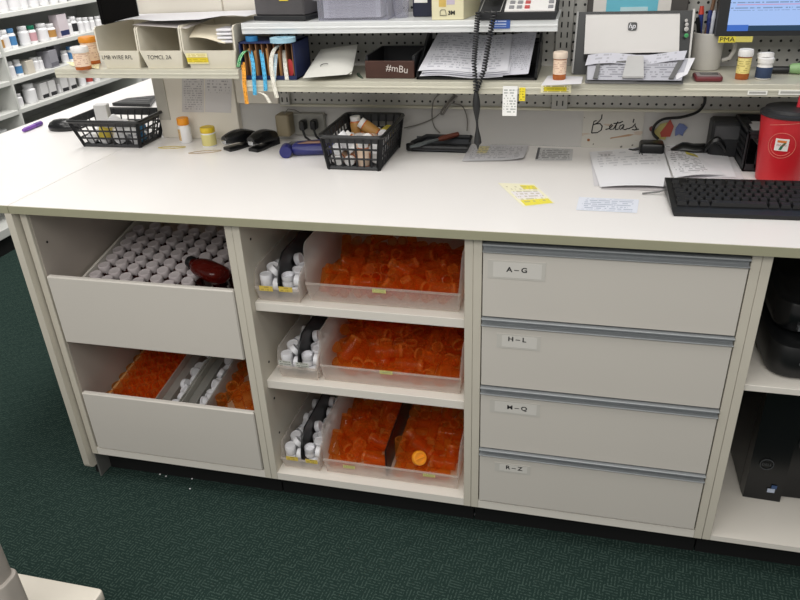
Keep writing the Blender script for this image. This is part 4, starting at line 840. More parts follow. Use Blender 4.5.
part('cord_bundle', MB().tube(tp, rr, 10), pm('cord_black', '202123', .55, var=.3, scale=250), t, 'twisted black cord end')

# --- lower shelf ------------------------------------------------------------
t = thing('label_dispenser', 'navy cardboard dispenser holding rolls of printed label tape on the lower shelf', 'dispenser', (.58, .5, SH+.001))
x0, x1, y0, y1, z0, z1 = .474, .632, .436, .55, SH+.001, SH+.098
CARDB = pm('card_brown', '946a48', .7, var=.15, scale=40)
part('box_shell', MB().box(x0, x1, y0, y1, z0, z0+.004).box(x0, x0+.004, y0, y1, z0, z1).box(x1-.004, x1, y0, y1, z0, z1).box(x0, x1, y0, y1, z1-.004, z1).box(x0, x1, y1-.004, y1, z0, z1).box(x0, x1, y0-.002, y0+.003, z0, z0+.010), NAVY, t)
mb = MB()
for k in range(9): xx = x0+.010+k*.0172; mb.box(xx, xx+.0025, y0+.006, y1-.006, z0+.004, z1-.005)
part('compartments', mb, CARDB, t, 'brown card partitions')
for k, xx in enumerate((.492, .509, .527, .544, .578)):
    part('label_roll_edge', MB().box(xx, xx+.008, y0+.012, y1-.02, z0+.005, z1-.018-.006*(k % 3), .002), pm('roll_tan', 'c8955a', .6) if k != 2 else pm('roll_grey', 'b9b5a8', .6), t, 'edge of a tan label roll')
def strip(label, pts, w, mat, mid=None):
    ps = [Vector(p) for p in pts]; n = 18; pp = []
    for i in range(n+1):
        f = i/n*(len(ps)-1); k = min(int(f), len(ps)-2); a = f-k
        P0, P1, P2, P3 = ps[max(k-1, 0)], ps[k], ps[k+1], ps[min(k+2, len(ps)-1)]
        pp.append(.5*((2*P1)+(P2-P0)*a+(2*P0-5*P1+4*P2-P3)*a*a+(3*P1-P0-3*P2+P3)*a**3))
    mb = MB()
    for i, p in enumerate(pp):
        for s, u in ((-1, 0), (1, 1)):
            mb.uv[len(mb.v)] = (i/n, u); mb.v.append((p.x+s*w/2, p.y, p.z))
    for i in range(n): mb.f.append((2*i, 2*i+1, 2*i+3, 2*i+2)); mb.m.append(0)
    return single('label_strip', mb, mat, label, 'label tape')
def lp(px, py, y): return ony(px, py, y)
SG = printed('tape_green', '1f9a4f', 'dff0dc', rows=2, dens=.55, words=30, x=(0, 1), y=(.1, .9)); SO = printed('tape_orange', 'eda23a', '6e4a10', rows=2, dens=.5, words=24, x=(0, 1))
SBL = printed('tape_blue', '55b2dc', '1c4c78', rows=2, dens=.5, words=20, x=(0, 1)); SWB = printed('tape_white_blue', 'dfe8ea', '5aa7c9', rows=2, dens=.6, words=16, x=(0, 1)); SWH = printed('tape_pale', 'e9e6da', 'b9b4a4', rows=2, dens=.5, words=14, x=(0, 1))
strip('green printed label strip curling out of the navy dispenser', [lp(249, 50, .46), lp(244, 52, .43), lp(240, 58, .425), lp(238, 67, .43)], .0105, SG)
strip('orange printed label strip hanging from the navy dispenser', [lp(243, 62, .44), lp(244, 74, .424), lp(244.5, 86, .418), lp(247, 104, .418)], .0115, SO)
strip('left blue label strip hanging from the navy dispenser', [lp(250, 50, .45), lp(253, 64, .426), lp(254, 80, .418), lp(255, 95, .418)], .011, SBL)
strip('pale grey label strip end hanging lowest under the blue strips', [lp(258, 92, .424), lp(265, 95, .417), lp(270, 103, .417)], .010, SWH)
strip('right blue label strip hanging from the navy dispenser', [lp(261, 50, .45), lp(263, 64, .426), lp(265, 80, .418), lp(265.5, 91, .418)], .011, SBL)
strip('long white label strip curling down from the roll on the navy dispenser', [lp(281, 44, .45), lp(274, 50, .43), lp(271, 62, .424), lp(273, 80, .418), lp(277, 98, .417)], .0115, SWH)
strip('white and blue label strip beside the long white one', [lp(276, 54, .44), lp(275, 66, .427), lp(274, 82, .421)], .010, SWB)
strip('short white label strip inside the right part of the navy dispenser', [lp(284, 50, .46), lp(285, 65, .440), lp(287, 80, .431)], .011, SWH)
for k, (px, mt, l) in enumerate(((247, pm('card_stripe_a', 'a9794c', .7), 'orange'), (258, pm('card_stripe_b', 'b98046', .7), 'second orange'), (268, pm('card_stripe_c', 'c88a44', .7), 'third orange'))):
    pass
rd = ony(296, 66, .45)
single('label_roll', MB().lathe([(.015, 0), (.015, .006)], 20, T3(x1-.021, .452, rd.z-.004) @ RX(PI/2) @ Matrix.Diagonal((.7, 1.5, 1, 1))), pm('roll_red', 'c23a3a', .5), 'red label roll in the right end of the navy dispenser', 'label roll')
def roll(label, px, py, r, h, mat):
    p = onz(px, py, z1); 
    single('tape_roll', MB().lathe([(r, 0), (r, h), (r*.45, h), (r*.45, .001)], 24, T3(p.x, p.y, z1+.0005), cap1=False), mat, label, 'tape roll')
roll('small blue tape roll lying on the left of the navy dispenser', 252, 41, .017, .012, pm('roll_blue', '2f79b0', .4))
roll('wide pale blue label roll lying on top of the navy dispenser', 283, 42, .034, .011, pm('roll_pale_blue', 'a9d3e6', .5, var=.15, scale=80))
# padded envelope
c4p = [onz(303, 82, SH+.004), onz(352, 78, SH+.004), ony(358, 48, .60), ony(321, 53, .60)]
mb = MB(); pw = lambda u, v: .012*math.sin(PI*u)*math.sin(PI*v)
for s in (1, -1):
    mb.sheet(c4p, 10, 8, (lambda s: lambda u, v: Vector((0, -s*.004, s*.009))*(math.sin(PI*u)*math.sin(PI*v))**.5 + Vector((0, 0, .010)))(s))
t = thing('padded_envelope', 'white padded envelope leaning at the back of the lower shelf', 'envelope', (.72, .5, SH+.001))
part('pouch', mb, pm('envelope_white', 'dcdbd4', .55, var=.03), t)
a = ony(328, 65, .47)
part('printed_mark', MB().tube([(a.x+.016*math.cos(i*PI/8), .455, a.z+.006*math.sin(i*PI/8)) for i in range(3, 14)], .0012, 4), pm('mark_grey', '5a5a58', .6), t)
# brown tray
t = thing('wooden_tray', 'dark brown open box with a white scribbled label on the lower shelf', 'box', (.893, .52, SH+.001))
WOOD = pm('brown_wood', '4a2c22', .5, var=.2, scale=25)
x0, x1, y0, y1 = .817, .950, .462, .64; z0 = SH+.001; z1 = SH+.045
part('front_board', MB().box(x0, x1, y0, y0+.008, z0, z1, .001), WOOD, t)
part('box_sides', MB().box(x0, x0+.006, y0+.008, y1, z0, z1+.012).box(x1-.006, x1, y0+.008, y1, z0, z1+.012).box(x0, x1, y1-.006, y1, z0, z1+.012).box(x0, x1, y0+.008, y1, z0, z0+.004), DARK2, t)
a = ony(397, 69, .4612)
part('lettering', text_mb('#mBu', .025, front((a.x, .4613, a.z)) @ Matrix.Rotation(-.12, 4, 'Z'), sx=1.0), pm('scribble_white', 'd6ccc6', .7), t, 'white scribbled marks')
single('marker_pen', MB().tube([ony(358, 74, .50), ony(363, 80, .46)], .004, 8), pm('pen_dark', '3c4a3c', .5), 'short dark green pen left of the brown box', 'pen')
# black paper tray with papers
t = thing('paper_tray', 'black letter tray loaded with printed papers on the lower shelf', 'tray', (1.12, .55, SH+.001))
x0, x1, y0, y1 = .958, 1.268, .452, .645
part('tray_base', MB().box(x0, x1, y0, y1, SH+.001, SH+.006).box(x0, x1, y1-.005, y1, SH+.001, SH+.075), DARK, t)
for xa in (x0, x1-.006):
    part('tray_side', MB().prism([(y0, SH+.001), (y1, SH+.001), (y1, SH+.10), (y1-.03, SH+.10), (y0, SH+.018)], .006, 0, Matrix(((0, 0, 1, xa), (1, 0, 0, 0), (0, 1, 0, 0), (0, 0, 0, 1)))), DARK, t)
PR = [printed('print_a', 'dcdce2', '9a9aa6', rows=16, dens=.5), printed('print_b', 'd4d4dc', '8c8c98', rows=22, dens=.45), printed('print_c', 'e2e2e8', '9a9aa2', rows=12, dens=.5)]
for k in range(4):
    dx = (.0, .012, .004, -.006)[k]
    paper('paper_sheet', ('grey printed sheet in the black letter tray, %s' % ['lowest', 'second', 'third', 'uppermost, sloping'][k]), 'paper',
          [(x0+.010+dx, .444+k*.003, SH+.010+k*.004), (x0+.225+dx+k*.006, .440+k*.003, SH+.009+k*.004), (x0+.235+dx, .632, SH+.055+k*.010), (x0+.030+dx, .632, SH+.06+k*.010)], PR[k % 3], 8, 6, lambda u, v: .003*math.sin(u*7))
paper('paper_sheet', 'printed sheet at the right of the black letter tray', 'paper', [(1.172, .446, SH+.012), (1.246, .452, SH+.016), (1.252, .632, SH+.095), (1.185, .632, SH+.085)], PR[1], 4, 6)
single('black_clip', MB().tube([ony(528, 46, .6), ony(534, 43, .6), ony(541, 41, .6)], .0045, 8), DARK, 'small black clip on the back right corner of the letter tray', 'clip')

# vials on the shelf
VIALB = clear('pharmacy_vial', 'ffae6a', 'e08a4a', .55, .15, .6, .3)
LABV = printed('vial_label_white', 'ead0b8', 'b98a78', rows=8, dens=.5, words=12, x=(0, 1)); LABY = printed('vial_label_yellow', 'e8d88a', '9a8840', rows=7, dens=.5, words=12, x=(0, 1))
def labelled_vial(label, loc, r, h, capm, labm, band=(.2, .72), bodym=None, caph=.016, rot=(0, 0, 0)):
    t = thing('labelled_vial', label, 'vial', loc, rot)
    hb = h-caph
    part('vial_body', MB().lathe([(r*.92, 0), (r*.95, .002), (r*.95, hb)], 20), bodym or VIALB, t, world=False)
    mb = MB()
    for j, z in enumerate((h*band[0], h*band[1])):
        for i in range(21):
            a = 2*PI*i/20; mb.uv[len(mb.v)] = (i/20, j); mb.v.append((r*.965*math.cos(a), r*.965*math.sin(a), z))
    for i in range(20): mb.f.append((i, i+1, 22+i, 21+i)); mb.m.append(0)
    part('label', mb, labm, t, world=False)
    part('cap', ribbed(r*1.06, caph, 24, hb), capm, t, world=False)
    return t
p = onz(559, 79, SH+.003); labelled_vial('orange vial with white cap left of the grey scanner', (p.x, p.y, SH+.003), .0170, .066, pm('cap_peach', 'ecd9c6', .4), LABV)
p = onz(744, 79, SH); labelled_vial('orange vial with a yellow label in front of the monitor', (p.x-.006, p.y, SH+.001), .0160, .068, WPLAST, LABY)
p = onz(766, 79, SH)
t = thing('pill_bottle', 'white pill bottle with open flip cap and black label below the monitor', 'bottle', (p.x-.008, p.y, SH+.001))
part('bottle_body', MB().lathe([(.016, 0), (.018, .003, 1), (.018, .028), (.015, .034), (.0155, .037)], 20), [WPLAST, printed('pill_label', '33425e', '8fa6c4', rows=4, dens=.5, words=6)], t, world=False)
part('cap', MB().lathe([(.018, .037), (.0185, .047), (.016, .049)], 20).lathe([(.018, 0), (.0185, .010), (.015, .012)], 20, T3(0, .010, .046) @ RX(math.radians(-14))), WPLAST, t, world=False)
# paper with yellow label under the vial
paper('paper_sheet', 'white slip lying under the orange vial at the shelf edge', 'paper', [onz(541, 86, SH+.001), onz(581, 86, SH+.001), onz(583, 77, SH+.001), onz(548, 76, SH+.001)], PAPER, 5, 4, lambda u, v: .001+.004*u*(1-v))
edge_tag('shelf_label', 'yellow printed label on the lower shelf edge under the vial', 'label', (541, 85), (571, 93), .4185, printed('yellow_big', 'eee9c8', 'a89a30', rows=3, dens=.6, words=10, extra=[(.1, .85, .2, .75, 'e8d83a')]))

# scanner --------------------------------------------------------------------
t = thing('document_scanner', 'white and dark grey sheet-fed document scanner with a loaded output tray on the lower shelf', 'scanner', (1.50, .54, SH+.001))
SG1 = pm('scanner_dark', '262829', .35, var=.06); SW1 = pm('scanner_white', 'cfccc9', .35, var=.02)
yb0 = .528
bl, br = ony(573, 75, yb0), ony(687, 70, yb0)
tl, tr = ony(582, 12, .56), ony(688, 9, .56)
X0, X1 = bl.x, br.x
Zt = tl.z
part('body', MB().hexa([(X0, yb0, SH+.001), (X1, yb0, SH+.001), (X1, .612, SH+.001), (X0, .612, SH+.001)], [(X0+.002, .562, Zt), (X1-.002, .562, Zt), (X1-.002, .612, Zt-.012), (X0+.002, .612, Zt-.012)]), SG1, t)
cw = [ony(584, 54, .522), ony(679, 52, .522), ony(680, 14, .550), ony(586, 15, .550)]
nrm = Vector((0, -.006, -.001))
part('front_cover', MB().hexa([cw[0], cw[1], cw[1]+Vector((0, .012, 0)), cw[0]+Vector((0, .012, 0))], [cw[3]+nrm*.2, cw[2]+nrm*.2, cw[2]+Vector((0, .012, 0)), cw[3]+Vector((0, .012, 0))]), SW1, t, 'white front cover')
part('side_trim', MB().hexa([(X1, yb0-.002, SH+.02), (X1+.004, yb0-.002, SH+.02), (X1+.004, .61, SH+.02), (X1, .61, SH+.02)], [(X1-.002, .558, Zt+.004), (X1+.003, .558, Zt+.004), (X1+.003, .61, Zt-.008), (X1-.002, .61, Zt-.008)]), SW1, t)
part('side_trim', MB().hexa([(X0-.004, yb0-.002, SH+.004), (X0, yb0-.002, SH+.004), (X0, .64, SH+.004), (X0-.004, .64, SH+.004)], [(X0-.001, .558, Zt+.002), (X0+.003, .558, Zt+.002), (X0+.003, .61, Zt-.008), (X0-.001, .61, Zt-.008)]), pm('scanner_grey', 'a5a5a3', .4), t)
ctr = ony(632.5, 26.5, .5402)
nz = (cw[3]-cw[0]).normalized()
LT = frame((ctr.x, .5402, ctr.z), (1, 0, 0), nz)
lg = MB().prism(rrect(-.0105, .0105, -.0095, .0095, .004, 3), .002, 0, LT)
part('logo', lg, DARK, t, 'dark emblem')
part('lettering', text_mb('hp', .0175, LT @ T3(0, .0005, .0026) @ Matrix(((1, .3, 0, 0), (0, 1, 0, 0), (0, 0, 1, 0), (0, 0, 0, 1)))), pm('logo_silver', 'b8b8bc', .3, .4), t)
for i, (px, py, r) in enumerate(((686.5, 20.5, .0035), (687, 24.5, .0042), (686.5, 29, .0052), (686.5, 35.5, .005))):
    yy = .548-.0006*(py-20)
    q = ony(px, py, yy-.012)
    part('button', MB().lathe([(r, 0), (r, .003), (r*.8, .0036)], 14, T3(q.x, q.y+.004, q.z) @ RX(PI/2+.25)), pm('button_green', '4fae6a', .4) if i == 3 else SW1, t, 'green button' if i == 3 else None)
part('exit_slot', MB().box(cw[0].x, cw[1].x, yb0-.012, yb0+.004, cw[0].z-.012, cw[0].z-.001), GAP, t)
tq = [onz(585, 82, SH+.004), onz(683, 83, SH+.004), ony(686, 57, .52), ony(588, 58, .52)]
part('output_tray', MB().sheet(tq, 2, 2, lambda u, v: Vector((0, 0, .0)), 0).hexa([tq[0]+Vector((0, 0, -.003)), tq[1]+Vector((0, 0, -.003)), tq[2]+Vector((0, 0, -.003)), tq[3]+Vector((0, 0, -.003))], tq), GREYP, t)
def onT(u, v, l=.0): return tq[0]*(1-u)*(1-v)+tq[1]*u*(1-v)+tq[2]*u*v+tq[3]*(1-u)*v+Vector((0, -l*.4, l))
PS = printed('scan_print', 'b6b6be', '6a6a72', rows=9, dens=.5, words=16); 
paper('paper_sheet', 'lower printed sheet spread on the scanner output tray', 'paper', [onT(.02, .03, .004), onT(.98, .03, .004), onT(1.02, .82, .006), onT(0, .82, .006)], PS, 6, 4)
paper('paper_sheet', 'white sheet poking out at the right of the scanner tray', 'paper', [onT(.93, .05, .005), onT(1.03, .25, .005), onT(1.09, .9, .004), onT(.85, .85, .004)], PAPER, 3, 3)
paper('paper_sheet', 'upper sheets curling at the back of the scanner tray', 'paper', [onT(-.02, .55, .008), onT(.98, .70, .008), onT(1.0, 1.0, .012), onT(0, 1.0, .008)], printed('scan_print2', 'c9c9d2', '9c9ca4', rows=3, dens=.4), 8, 3, lambda u, v: .004*math.sin(u*8))
part('paper_stop', MB().hexa([onT(.38, .04, .008), onT(.60, .04, .008), onT(.60, .04, .013), onT(.38, .04, .013)], [onT(.41, .85, .010), onT(.57, .85, .010), onT(.57, .85, .014), onT(.41, .85, .014)]), pm('stop_grey', 'c2c1c0', .4), t, 'pale grey paper stop')
part('tray_guide', MB().hexa([onT(.08, .03, .006), onT(.13, .03, .006), onT(.13, .03, .009), onT(.08, .03, .009)], [onT(.10, .62, .007), onT(.14, .62, .007), onT(.14, .62, .010), onT(.10, .62, .010)]), GREYP, t)
part('tray_guide', MB().hexa([onT(.85, .05, .006), onT(.90, .05, .006), onT(.90, .05, .009), onT(.85, .05, .009)], [onT(.93, .75, .007), onT(.98, .75, .007), onT(.98, .75, .010), onT(.93, .75, .010)]), GREYP, t)
part('tray_guide', MB().hexa([onT(.11, .58, .008), onT(.4, .66, .008), onT(.4, .66, .010), onT(.11, .58, .010)], [onT(.11, .64, .008), onT(.4, .72, .008), onT(.4, .72, .010), onT(.11, .64, .010)]), GREYP, t)
# framed cyan sheet behind scanner
a, b = ony(587, 10, .652), ony(693, -30, .652)
t = thing('display_board', 'grey framed board with a pale blue sheet behind the scanner', 'board', ((a.x+b.x)/2, .645, SH+.1))
part('frame', MB().box(a.x, b.x, .646, .655, SH+.09, SH+.30, .002), pm('frame_dark', '4b4845', .5), t)
a1, b1 = ony(593, 10, .645), ony(675, -25, .645)
part('mount', MB().box(a1.x, b1.x, .6445, .646, SH+.095, SH+.295), pm('mount_white', 'e4e0da', .5), t)
a1, b1 = ony(606, 9, .643), ony(661, -20, .643)
part('sheet', MB().box(a1.x, b1.x, .6436, .6445, SH+.10, SH+.28), pm('sheet_cyan', '6dc0d4', .5, var=.03), t, 'pale blue sheet')
c_ = ony(634, 9.5, .642)
part('label', MB().box(c_.x-.034, c_.x+.034, .6428, .6436, c_.z-.005, c_.z+.006), pm('label_ice', 'c4e4ea', .5), t)

# pen cup
p = onz(706, 67, SH)
t = thing('pen_mug', 'grey white mug crammed with pens and scissors', 'mug', (p.x-.008, .616, SH+.001))
MUG = pm('mug_grey', 'c9c6c0', .3, var=.03)
part('mug_body', MB().lathe([(.034, 0), (.036, .004), (.0385, .088), (.0365, .089), (.035, .084), (.033, .006)], 28), MUG, t, world=False)
part('handle', MB().tube([(.040, 0, .02), (.056, -.004, .026), (.064, -.006, .045), (.064, -.006, .058), (.055, -.004, .074), (.039, 0, .078)], .0052, 8), MUG, t, world=False)
mc = Vector((p.x-.008, .616, SH))
def pen(name, label, cat, dx, dy, tx, ty, h, r, mat, tip=None, tipm=None):
    b = mc+Vector((dx, dy, .012)); e = mc+Vector((tx, ty, h)); mb = MB()
    mid = b+(e-b)*.86
    mb.tube([b, mid], r, 8, 0); mb.tube([mid, e], [r*1.15, r*.8], 8, 1 if tipm else 0)
    single(name, mb, [mat, tipm or mat], label, cat, base=tuple(b))
REDP = pm('pen_red', 'c0402f', .4); BLUEP = pm('pen_blue', '2c3a78', .4); PURP = pm('pen_purple', '5a4a86', .4)
pen('pen', 'orange red handled pen at the left of the pen mug', 'pen', -.02, .0, -.026, .01, .150, .006, BLUEP, None, REDP)
pen('pencil', 'long brown pencil rising from the pen mug', 'pencil', -.014, .010, .006, .014, .215, .0045, pm('pencil_brown', '7a5a42', .5))
pen('pen', 'blue pen in the middle of the pen mug', 'pen', .0, .008, -.004, .012, .14, .006, BLUEP)
pen('pen', 'white tipped pen at the front of the pen mug', 'pen', .0, -.018, .001, -.02, .142, .0045, pm('pen_white', 'cfd2dc', .35))
pen('pen', 'purple pen in the pen mug', 'pen', .014, .0, .018, .004, .14, .006, PURP)
pen('scissors', 'red handled scissors at the right of the pen mug', 'scissors', .016, .012, .032, .014, .165, .007, pm('blade_grey', '5c5a62', .4), None, REDP)
pen('pen', 'dark pen leaning left in the pen mug', 'pen', -.008, -.006, -.034, -.002, .125, .005, DARK)
# small burgundy device
pa, pb, pc, pd = onz(695, 80.5, SH+.004), onz(723, 80.5, SH+.004), onz(724, 71, SH+.004), onz(698, 69.5, SH+.004)
t = thing('pocket_timer', 'small burgundy digital timer lying before the pen mug', 'timer', tuple((pa+pc)/2-Vector((0, 0, .003))))
part('case', rbox(MB(), pa.x, pb.x, pa.y, pa.y+.062, SH+.001, SH+.012, .008, .003), pm('burgundy', '6e2b30', .35), t)
part('face', MB().box(pa.x+.005, pb.x-.005, pa.y+.006, pa.y+.057, SH+.0121, SH+.0131), pm('timer_face', '8d8080', .35), t)
part('screen', MB().box(pa.x+.014, pb.x-.008, pa.y+.024, pa.y+.05, SH+.0131, SH+.0137), pm('lcd_dark', '37393a', .25), t)
# highlighter
p = onz(770, 74, SH)
t = thing('highlighter', 'green highlighter with black cap lying at the right of the lower shelf', 'marker', (p.x, p.y, SH+.001))
part('cap', MB().lathe([(.008, 0), (.0085, .002), (.0085, .040)], 14, T3(0, 0, .009) @ RY(PI/2)), DARK, t, 'black cap', world=False)
part('barrel', MB().lathe([(.0085, .040), (.012, .046), (.013, .06), (.013, .13), (.008, .135)], 14, T3(0, 0, .0125) @ RY(PI/2)), pm('marker_green', '8fb47e', .4), t, 'pale green barrel', world=False)

# monitor
t = thing('computer_monitor', 'black computer monitor with a lit blue screen at the upper right', 'monitor', (1.95, .58, SH+.001))
ym = .56
bl_ = ony(715, 38, ym); sc0 = ony(727, 31.5, ym-.006)
zt = SH+.47; xr = bl_.x+.52
tiltM = lambda z: ym+(z-bl_.z)*.10
def slab(xa, xb, za, zb, dy0, dy1): return [(xa, tiltM(za)+dy0, za), (xb, tiltM(za)+dy0, za), (xb, tiltM(za)+dy1, za), (xa, tiltM(za)+dy1, za)], [(xa, tiltM(zb)+dy0, zb), (xb, tiltM(zb)+dy0, zb), (xb, tiltM(zb)+dy1, zb), (xa, tiltM(zb)+dy1, zb)]
part('bezel', MB().hexa(*slab(bl_.x, xr, bl_.z+.004, zt, 0, .04)), pm('bezel_black', '1e1f21', .35), t)
def screen_mat():
    m, nt = newmat('screen_lit')
    tc = nt.nodes.new('ShaderNodeTexCoord'); sp = nt.nodes.new('ShaderNodeSeparateXYZ'); nt.links.new(tc.outputs['UV'], sp.inputs[0])
    u, v = sp.outputs[0], sp.outputs[1]
    def band(s, lo, hi): return math_(nt, 'MULTIPLY', math_(nt, 'GREATER_THAN', s, lo), math_(nt, 'LESS_THAN', s, hi))
    col = lin('a3bff0')
    fl = math_(nt, 'FLOOR', math_(nt, 'MULTIPLY', v, 58.)); fr = math_(nt, 'FRACT', math_(nt, 'MULTIPLY', v, 58.))
    cb = nt.nodes.new('ShaderNodeCombineXYZ'); nt.links.new(math_(nt, 'MULTIPLY', u, 60.), cb.inputs[0]); nt.links.new(math_(nt, 'MULTIPLY', fl, 5.7), cb.inputs[1])
    ns = nt.nodes.new('ShaderNodeTexNoise'); ns.inputs['Scale'].default_value = 1; nt.links.new(cb.outputs[0], ns.inputs['Vector'])
    ink = math_(nt, 'MULTIPLY', math_(nt, 'MULTIPLY', band(fr, .3, .75), math_(nt, 'GREATER_THAN', ns.outputs['Fac'], .45)), band(v, .13, .98))
    rowon = math_(nt, 'GREATER_THAN', math_(nt, 'FRACT', math_(nt, 'MULTIPLY', fl, .37)), .35)
    col = mixc(nt, math_(nt, 'MULTIPLY', math_(nt, 'MULTIPLY', ink, rowon), .55), col, lin('4a5a78'))
    for (u0, u1, v0, v1, c) in ((.03, .12, .20, .30, '55b89a'), (.03, .4, .165, .170, 'c890b4'), (0, 1, 0, .035, '1c3a55'), (0, .10, 0, .04, '3c6ac0'), (.38, .44, .005, .035, 'b8434f'), (.46, .52, .005, .035, '3fa08a'), (.52, .60, .005, .045, 'a9d25a')):
        col = mixc(nt, math_(nt, 'MULTIPLY', band(u, u0, u1), band(v, v0, v1)), col, lin(c))
    p = shader(nt, lin('101418'), .2, 0, .5, emit=col, estr=1.0); out(nt, p.outputs[0]); return m
b4, t4 = slab(sc0.x, xr-.02, sc0.z, zt-.02, -.0015, -.001)
part('screen', MB().sheet([b4[0], b4[1], t4[1], t4[0]], 1, 1), screen_mat(), t, 'lit screen')
part('neck', MB().box(2.06, 2.16, .60, .63, SH+.02, SH+.3), DARK, t)
ft = ony(757, 62, .52)
part('foot', rbox(MB(), 1.90, 2.30, .515, .645, SH+.001, SH+.018, .03, .006), pm('stand_grey', '55585a', .4), t)
for px0, px1, l, txt in (((719, 36.5), (735, 42.5), 'yellow label reading PMA under the screen', 'PMA'), ((736, 36.5), (752, 42), 'plain yellow label under the screen', None)):
    a, b = ony(*px0, ym-.002), ony(*px1, ym-.002)
    lb = part('label_sticker', MB().box(a.x, b.x, ym-.0035, ym-.0012, b.z, a.z), YELLOW if txt else pm('yellow_pale', 'd9cd6a', .6), t, l)
    if txt: part('lettering', text_mb(txt, .015, front(((a.x+b.x)/2, ym-.004, (a.z+b.z)/2)), sx=1.2), INK, lb)
# orange vials on the bin shelf
for px, py, h, l in ((84, 69, .062, 'front orange vial with white cap at the left end of the bin shelf'), (93, 64, .078, 'back orange vial at the left end of the bin shelf')):
    p = onz(px, py, BINZ)
    labelled_vial(l, (p.x, p.y, BINZ), .023 if h < .07 else .024, h, pm('cap_orange2', 'e8952a', .4) if h > .07 else WPLAST, LABV, (.15, .8))
c4_ = [onz(72, 66, BINZ+.001), onz(99, 69, BINZ+.001), onz(100, 63, BINZ+.001), onz(66, 62, BINZ+.001)]
paper('paper_slip', 'yellow slip under the orange vials on the bin shelf', 'paper', c4_, printed('slip_yellow', 'ede6bc', 'b0a050', rows=3, dens=.4), 3, 3, lambda u, v: .0005)
# ================================================================== ON THE WORKTOP
def basket(label, cx, cy, w, d, h, top, rot, cells=(8, 6), rows=3):
    """tapered lattice basket, floor w x d, rim larger by top"""
    t = thing('basket', label, 'basket', (cx, cy, TOP+.0005), (0, 0, rot))
    B = [(-w/2, -d/2), (w/2, -d/2), (w/2, d/2), (-w/2, d/2)]
    k = top
    Tt = [(-w/2-k, -d/2-k), (w/2+k, -d/2-k), (w/2+k, d/2+k), (-w/2-k, d/2+k)]
    def pt(e, u, z):
        a = Vector(B[e]).lerp(Vector(B[(e+1) % 4]), u); b = Vector(Tt[e]).lerp(Vector(Tt[(e+1) % 4]), u)
        q = a.lerp(b, z/h); return Vector((q.x, q.y, z))
    lat = MB()
    for e in range(4):
        n = cells[e % 2]
        for i in range(n+1):
            u = i/n; ww = .0028 if 0 < i < n else .007
            p0, p1 = pt(e, u, 0), pt(e, u, h)
            lat.tube([p0, p1], ww, 4)
        for r in range(rows):
            z = h*(.0+r/rows*.86)+.004
            lat.tube([pt(e, 0, z), pt(e, 1, z)], .003 if r else .006, 4)
        z = h*.80
        lat.add([pt(e, 0, z), pt(e, 1, z), pt(e, 1, h), pt(e, 0, h)], [(0, 1, 2, 3)])
    part('lattice', lat, DARK2, t, world=False)
    part('floor_grid', MB().box(-w/2, w/2, -d/2, d/2, 0, .003), DARK2, t, world=False)
    rim = MB(); o = .006
    c = rrect(-w/2-k-o, w/2+k+o, -d/2-k-o, d/2+k+o, .016, 4)
    rim.tube([(x, y, h) for x, y in c], .0055, 6, closed=True)
    part('rim', rim, DARK, t, world=False)
    return t
def fill(key, group, lab, cx, cy, rot, kinds, zoff=.004, zmax=72):
    R = RZ(rot); first = {}
    for r in SIM[key]:
        x, y, z, qw, qx, qy, qz, k = r
        if z > zmax: continue
        loc = R @ Vector((x/1000, y/1000, z/1000)); loc = loc+Vector((cx, cy, TOP+zoff))
        q = R.to_quaternion() @ Quaternion((qw/100, qx/100, qy/100, qz/100)).normalized()
        rad, hh, body, labm, capm, nm = kinds[k]
        if k not in first:
            t = thing('medicine_bottle', lab % nm, 'bottle', loc, group=group % nm)
            part('bottle_body', MB().lathe([(rad*.95, -hh/2), (rad, -hh/2+.003, 1), (rad, hh*.22), (rad*.8, hh*.30)], 14), [body, labm], t, world=False)
            part('cap', MB().lathe([(rad*.9, hh*.29), (rad*.92, hh*.48), (rad*.84, hh*.5)], 14), capm, t, world=False)
            t.rotation_mode = 'QUATERNION'; t.rotation_quaternion = q; first[k] = t
        else: dup(first[k], loc, None, quat=q)
YB_ = pm('bottle_yellow', 'd8c24a', .4); OB_ = pm('bottle_orange', 'c8703a', .4)
basket('black lattice basket of white bottles on the side counter', -.055, .590, .195, .120, .085, .022, .02, (9, 5), 3)
basket('black lattice basket of mixed vials in the middle of the worktop back', .790, .500, .140, .225, .094, .012, .0, (7, 9), 3)
BLB = pm('label_blue', '3d86b8', .45)
fill('basketA', 'bottles with a %s in the side basket', 'white bottle with a %s in the black basket on the side counter', -.055, .590, .02,
     {0: (.018, .075, BW, BL, BW, 'printed label'), 1: (.02, .06, BW, YB_, BW, 'yellow label'), 2: (.016, .06, BW, BLB, BW, 'blue label'), 3: (.018, .07, BW, BGY, BW, 'grey label')}, zmax=62)
fill('basketB', '%s bottles in the middle basket', '%s bottle in the black basket of mixed vials', .790, .500, 0,
     {0: (.016, .06, BW, BL, WPLAST, 'white'), 1: (.016, .067, OB_, LABV, WPLAST, 'orange'), 2: (.018, .06, BW, YB_, YELLOW, 'yellow labelled'), 3: (.017, .06, OB_, BO, WPLAST, 'brown labelled')})
p = onz(115, 100, TOP+.05)
# white carton standing in the side basket
single('carton', MB().box(-.152, -.110, .61, .64, TOP+.03, TOP+.112, .002, T=T3(-.13, .625, 0) @ RZ(.25) @ T3(.13, -.625, 0)), pm('carton_white', 'dcdbdb', .6), 'white carton standing up out of the side counter basket', 'box')
